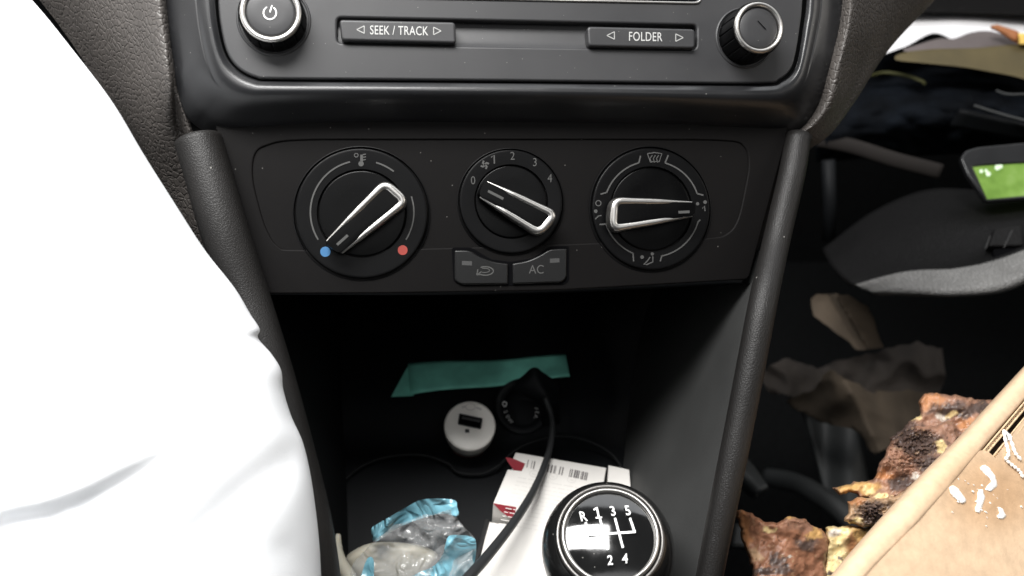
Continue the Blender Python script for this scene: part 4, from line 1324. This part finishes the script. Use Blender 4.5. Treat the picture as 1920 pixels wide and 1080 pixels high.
# ------------------------------------------------------------------ glove box, shelf and papers
gb = thing('glove_box', C(1800, 540, 0.50), 'black grained glove box lid with curved rim and small latch at far right', 'glove box')
loft([[(1545, 470, 0.60), (1640, 400, 0.58), (1740, 360, 0.56), (1850, 360, 0.54), (1990, 350, 0.52)],
      [(1560, 500, 0.56), (1660, 450, 0.54), (1760, 420, 0.52), (1860, 415, 0.505), (1990, 400, 0.50)],
      [(1590, 530, 0.53), (1690, 505, 0.505), (1780, 490, 0.49), (1870, 470, 0.485), (1990, 430, 0.48)],
      [(1620, 540, 0.52), (1720, 520, 0.49), (1800, 510, 0.475), (1880, 488, 0.47), (1990, 445, 0.47)]], 50, 30, 'lid', M['lid'], gb, thick=0.004)
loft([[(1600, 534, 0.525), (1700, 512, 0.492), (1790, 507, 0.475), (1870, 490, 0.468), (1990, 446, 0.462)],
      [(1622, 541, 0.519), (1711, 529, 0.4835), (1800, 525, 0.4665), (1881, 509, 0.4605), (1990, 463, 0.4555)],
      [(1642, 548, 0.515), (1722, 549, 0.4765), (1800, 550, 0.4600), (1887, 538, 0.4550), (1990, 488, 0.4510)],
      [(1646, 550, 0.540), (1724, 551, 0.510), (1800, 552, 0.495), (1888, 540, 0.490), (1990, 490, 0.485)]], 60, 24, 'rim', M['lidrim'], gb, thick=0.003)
GF = Fr(C(1885, 455, 0.478), wv(1, 0.08, -0.15), wv(0, 1, 0.5))
o = mk('latch', *plate(GF, [pl(GF, rpoly([(1850, 466), (1862, 432), (1912, 425), (1915, 464)], 3))], -0.004, 0.003, 0.0008), M['lid'], gb, True, None, 40)
MB().add(*stroke(GF, [(1848, 466), (1857, 442)], 1.8, 0.0032)).add(*stroke(GF, [(1882, 464), (1898, 432)], 1.8, 0.0032)).obj('latch_edge', M['printdim'], o)
mk('latch_recess', *plate(GF, [pl(GF, rpoly([(1860, 470), (1905, 468), (1900, 482), (1862, 490)], 3))], -0.003, 0.002, 0.0004), M['gap'], gb, False)

# small framed mirror, its green reflection painted as a glow
PF = Fr(C(1870, 340, 0.50), wv(1, 0.06, -0.1), wv(0.02, 1, 0.25))
gp = thing('mirror', PF.P(1850, 380), 'small dark-rimmed mirror with a painted glowing reflection of green leaves, above the glove box latch', 'mirror')
pane = [(1823, 314), (1850, 311), (1990, 303), (1990, 361), (1850, 374)]
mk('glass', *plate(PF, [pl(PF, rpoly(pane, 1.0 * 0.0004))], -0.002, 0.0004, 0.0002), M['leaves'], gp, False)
mk('frame', *plate(PF, [pl(PF, rpoly([(1799, 300), (1808, 284), (1830, 277), (2030, 258), (2030, 366), (1848, 380), (1812, 330)], [6] * 7)), pl(PF, rpoly(pane, 0.0004))], -0.003, 0.0016, 0.0012), M['surround'], gp, True, None, 50)
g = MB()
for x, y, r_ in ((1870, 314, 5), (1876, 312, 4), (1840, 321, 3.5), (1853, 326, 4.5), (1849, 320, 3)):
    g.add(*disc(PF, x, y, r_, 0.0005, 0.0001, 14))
g.obj('painted_sky_spot', mat('sky_reflection_glow', (0.1, 0.1, 0.1), 0.5, emit=((0.75, 0.95, 0.65), 0.95)), gp)  # reflected sky glints painted as glowing discs

# shelf over the glove box, with papers
o = loft([[(1700, -120, 0.63), (1850, -120, 0.625), (2010, -120, 0.62)], [(1700, 10, 0.600), (1850, 14, 0.598), (2010, 20, 0.596)], [(1700, 20, 0.602), (1850, 23, 0.600), (2010, 27, 0.598)], [(1700, 16, 0.612), (1850, 18, 0.610), (2010, 22, 0.608)]], 16, 20, 'shelf_hood', M['hvac'], dash)
pp = relief(cr([(1620, -10), (1700, 5), (1800, 8), (1990, 10), (1990, 110), (1930, 90), (1860, 66), (1800, 78), (1750, 62), (1690, 90), (1620, 100)], 70, True),
            lambda x, y: 0.615 - (y - 20) * 0.0004 + 0.003 * math.sin(x * 0.02), 6, 'paper_sheets', M['paper'], None, 0.002, 0)
meta(pp, 'white sheets of paper stuffed in the shelf at top right', 'papers')
o = relief(cr([(1700, 90), (1720, 84), (1745, 76), (1765, 72), (1790, 72), (1820, 61), (1850, 58), (1880, 64), (1990, 90), (1990, 130), (1800, 110), (1690, 95)], 70, True),
           lambda x, y: 0.588 - (y - 60) * 0.0003, 5, 'grey_booklet', M['greypaper'], None, 0.002, 0)
meta(o, 'wavy grey-brown booklet lying in front of the white papers', 'booklet')
o = relief(cr([(1690, 100), (1750, 92), (1830, 90), (1900, 84), (1990, 80), (1990, 175), (1920, 148), (1860, 135), (1800, 125), (1730, 118), (1680, 112)], 70, True),
           lambda x, y: 0.574 - (y - 80) * 0.0002, 5, 'folder', M['olive'], None, 0.002, 0)
meta(o, 'olive yellow folder lying below the grey booklet', 'folder')
o = relief([(1857, 48), (1870, 46), (1908, 58), (1912, 64), (1910, 82), (1896, 76), (1875, 62), (1858, 54)], lambda x, y: 0.570, 4, 'brown_clip', M['orange'], None, 0.004, 4)
meta(o, 'rust brown pointed clip on top of the papers', 'clip')
o = relief([(1909, 62), (1990, 70), (1990, 92), (1910, 84)], lambda x, y: 0.567, 4, 'yellow_tab', M['yellow'], None, 0.003, 3)
meta(o, 'bright yellow tab joined to the rust brown clip at right edge', 'tab')
o = loft([[(1560, 120, 0.68), (1700, 105, 0.66), (1850, 125, 0.64), (2010, 165, 0.62)], [(1540, 180, 0.62), (1700, 165, 0.60), (1850, 180, 0.585), (2010, 205, 0.57)],
          [(1530, 240, 0.60), (1700, 225, 0.585), (1850, 235, 0.57), (2010, 250, 0.555)], [(1530, 300, 0.62), (1700, 290, 0.62), (1850, 285, 0.61), (2010, 290, 0.60)]], 50, 50, 'dark_cloth', M['bluecloth'], None,
         disp=lambda x, y: 0.012 * fbm(x * 0.012, y * 0.018, 31), thick=0.003)
meta(o, 'dark navy cloth bundled under the olive folder', 'cloth')
o = mk('cord', *tube([C(*q) for q in cr([(1632, 142, 0.60), (1660, 136, 0.59), (1700, 142, 0.585), (1728, 152, 0.58), (1734, 158, 0.58)], 24)], 0.0013, 10, True, (wv(0, 0, 1), 0.6)),
       mat('dull_yellow', (0.040, 0.040, 0.014), 0.7, spec=0.2))
meta(o, 'dull yellow cord end on the dark cloth', 'cord')
st = thing('storage_tray', C(1850, 220, 0.55), 'black plastic tray edge with a painted highlight line at the right edge', 'tray')
mk('edge', *tube([C(*q) for q in cr([(1826, 198, 0.545), (1870, 212, 0.54), (1930, 228, 0.53), (2010, 245, 0.52)], 30)], 0.0010, 8), M['floorgrey'], st)  # highlight line laid in as a lighter grey tube
mk('handle', *tube([C(*q) for q in cr([(1868, 170, 0.56), (1885, 176, 0.555), (1915, 177, 0.55), (1990, 172, 0.545)], 30)], 0.0009, 8), M['floorgrey'], st)  # second painted highlight, a short grey tube
loft([[(1800, 205, 0.55), (1900, 228, 0.54), (2010, 255, 0.53)], [(1780, 235, 0.56), (1890, 255, 0.55), (2010, 275, 0.54)]], 12, 6, 'lip', M['tray'], st, thick=0.003)
o = mk('support_bar', *tube([C(*q) for q in cr([(1535, 262, 0.60), (1600, 275, 0.595), (1680, 300, 0.59), (1765, 322, 0.585)], 30)], 0.0055, 14, True, (wv(0, 0.3, 1).normalized(), 0.4)), M['brownbar'])
meta(o, 'dim grey-brown bar running right from the console corner', 'bar')
o = mk('support_bar', *tube([C(1553, 300, 0.60), C(1556, 380, 0.61), C(1554, 450, 0.62)], 0.005, 12), M['tray'])
meta(o, 'faint dark upright bar right of the console rail', 'bar')

# ------------------------------------------------------------------ driver, in loose white clothes
edge = [(-130, -160), (-30, -90), (60, 0), (130, 85), (210, 190), (270, 290), (330, 385), (385, 470), (440, 540), (470, 590), (487, 617), (484, 634), (510, 665), (527, 694), (531, 730), (546, 780), (568, 830), (584, 900), (597, 1000), (602, 1080), (604, 1180), (600, 1300)]


def sdist(x, y, line):
    best = (1e9, 0, 0)
    for i in range(len(line) - 1):
        ax, ay = line[i]; bx_, by_ = line[i + 1]
        dx, dy = bx_ - ax, by_ - ay
        t_ = max(0, min(1, ((x - ax) * dx + (y - ay) * dy) / (dx * dx + dy * dy)))
        qx, qy = ax + t_ * dx, ay + t_ * dy
        d_ = math.hypot(x - qx, y - qy)
        if d_ < best[0]:
            s_ = (x - ax) * dy - (y - ay) * dx
            best = (d_, -1 if s_ > 0 else 1, (i + t_) / (len(line) - 1))
    return best


FOLD1 = [(-80, 985), (0, 963), (90, 945), (180, 910), (270, 860), (352, 803)]
FOLD2 = [(285, 1110), (330, 1040), (400, 985), (470, 920), (560, 850)]
FOLD3 = [(165, 1050), (215, 1075), (260, 1110)]
FOLD4 = [(540, 1030), (570, 1060), (600, 1110)]


def cloth(x, y):
    d = 0.0
    q, sg, t_ = sdist(x, y, FOLD1)
    am = 0.0055 * (1 - t_ ** 2)
    if sg > 0: d += am * math.exp(-q / 60) * min(1, q / 16)
    else: d += -0.2 * am * math.exp(-q / 80)
    q, sg, t_ = sdist(x, y, FOLD2)
    d += 0.0030 * math.exp(-(q / 42) ** 2)
    q, sg, t_ = sdist(x, y, FOLD3)
    d += 0.003 * math.exp(-(q / 28) ** 2)
    q, sg, t_ = sdist(x, y, FOLD4)
    d += 0.0008 * math.exp(-(q / 26) ** 2)
    d += 0.0015 * fbm(x * 0.004, y * 0.004, 3, 2)
    return d


rows = []
E = cr(edge, 150)
ES = [(sum(E[min(149, max(0, i + k))][0] * math.exp(-(k / 9) ** 2) for k in range(-18, 19)) / sum(math.exp(-(k / 9) ** 2) for k in range(-18, 19)), E[i][1]) for i in range(150)]
for (ex_, ey_), (es_, _y) in zip(E, ES):
    t_ = (ey_ + 160) / 1460
    de = 0.285 - 0.025 * t_
    Rx = 430 + 160 * t_
    row = []
    for k in range(110):
        th = -math.pi / 2 + math.pi * 1.6 * k / 109
        cc_ = 1 - math.cos(th)
        x = es_ + (ex_ - es_) * math.exp(-cc_ * 25) - Rx * cc_
        y = ey_ + 0.10 * (ex_ - x)
        dd = de - 0.055 * math.sin(th)
        if th > 0: dd += cloth(x, y) * min(1, th * 3)
        row.append(C(x, y, dd))
    rows.append(row)
v, f = grid(rows)
pr = mk('person', v, f, M['cloth'])
meta(pr, 'person seated at left in loose bright white clothes, only the draped side visible', 'person')
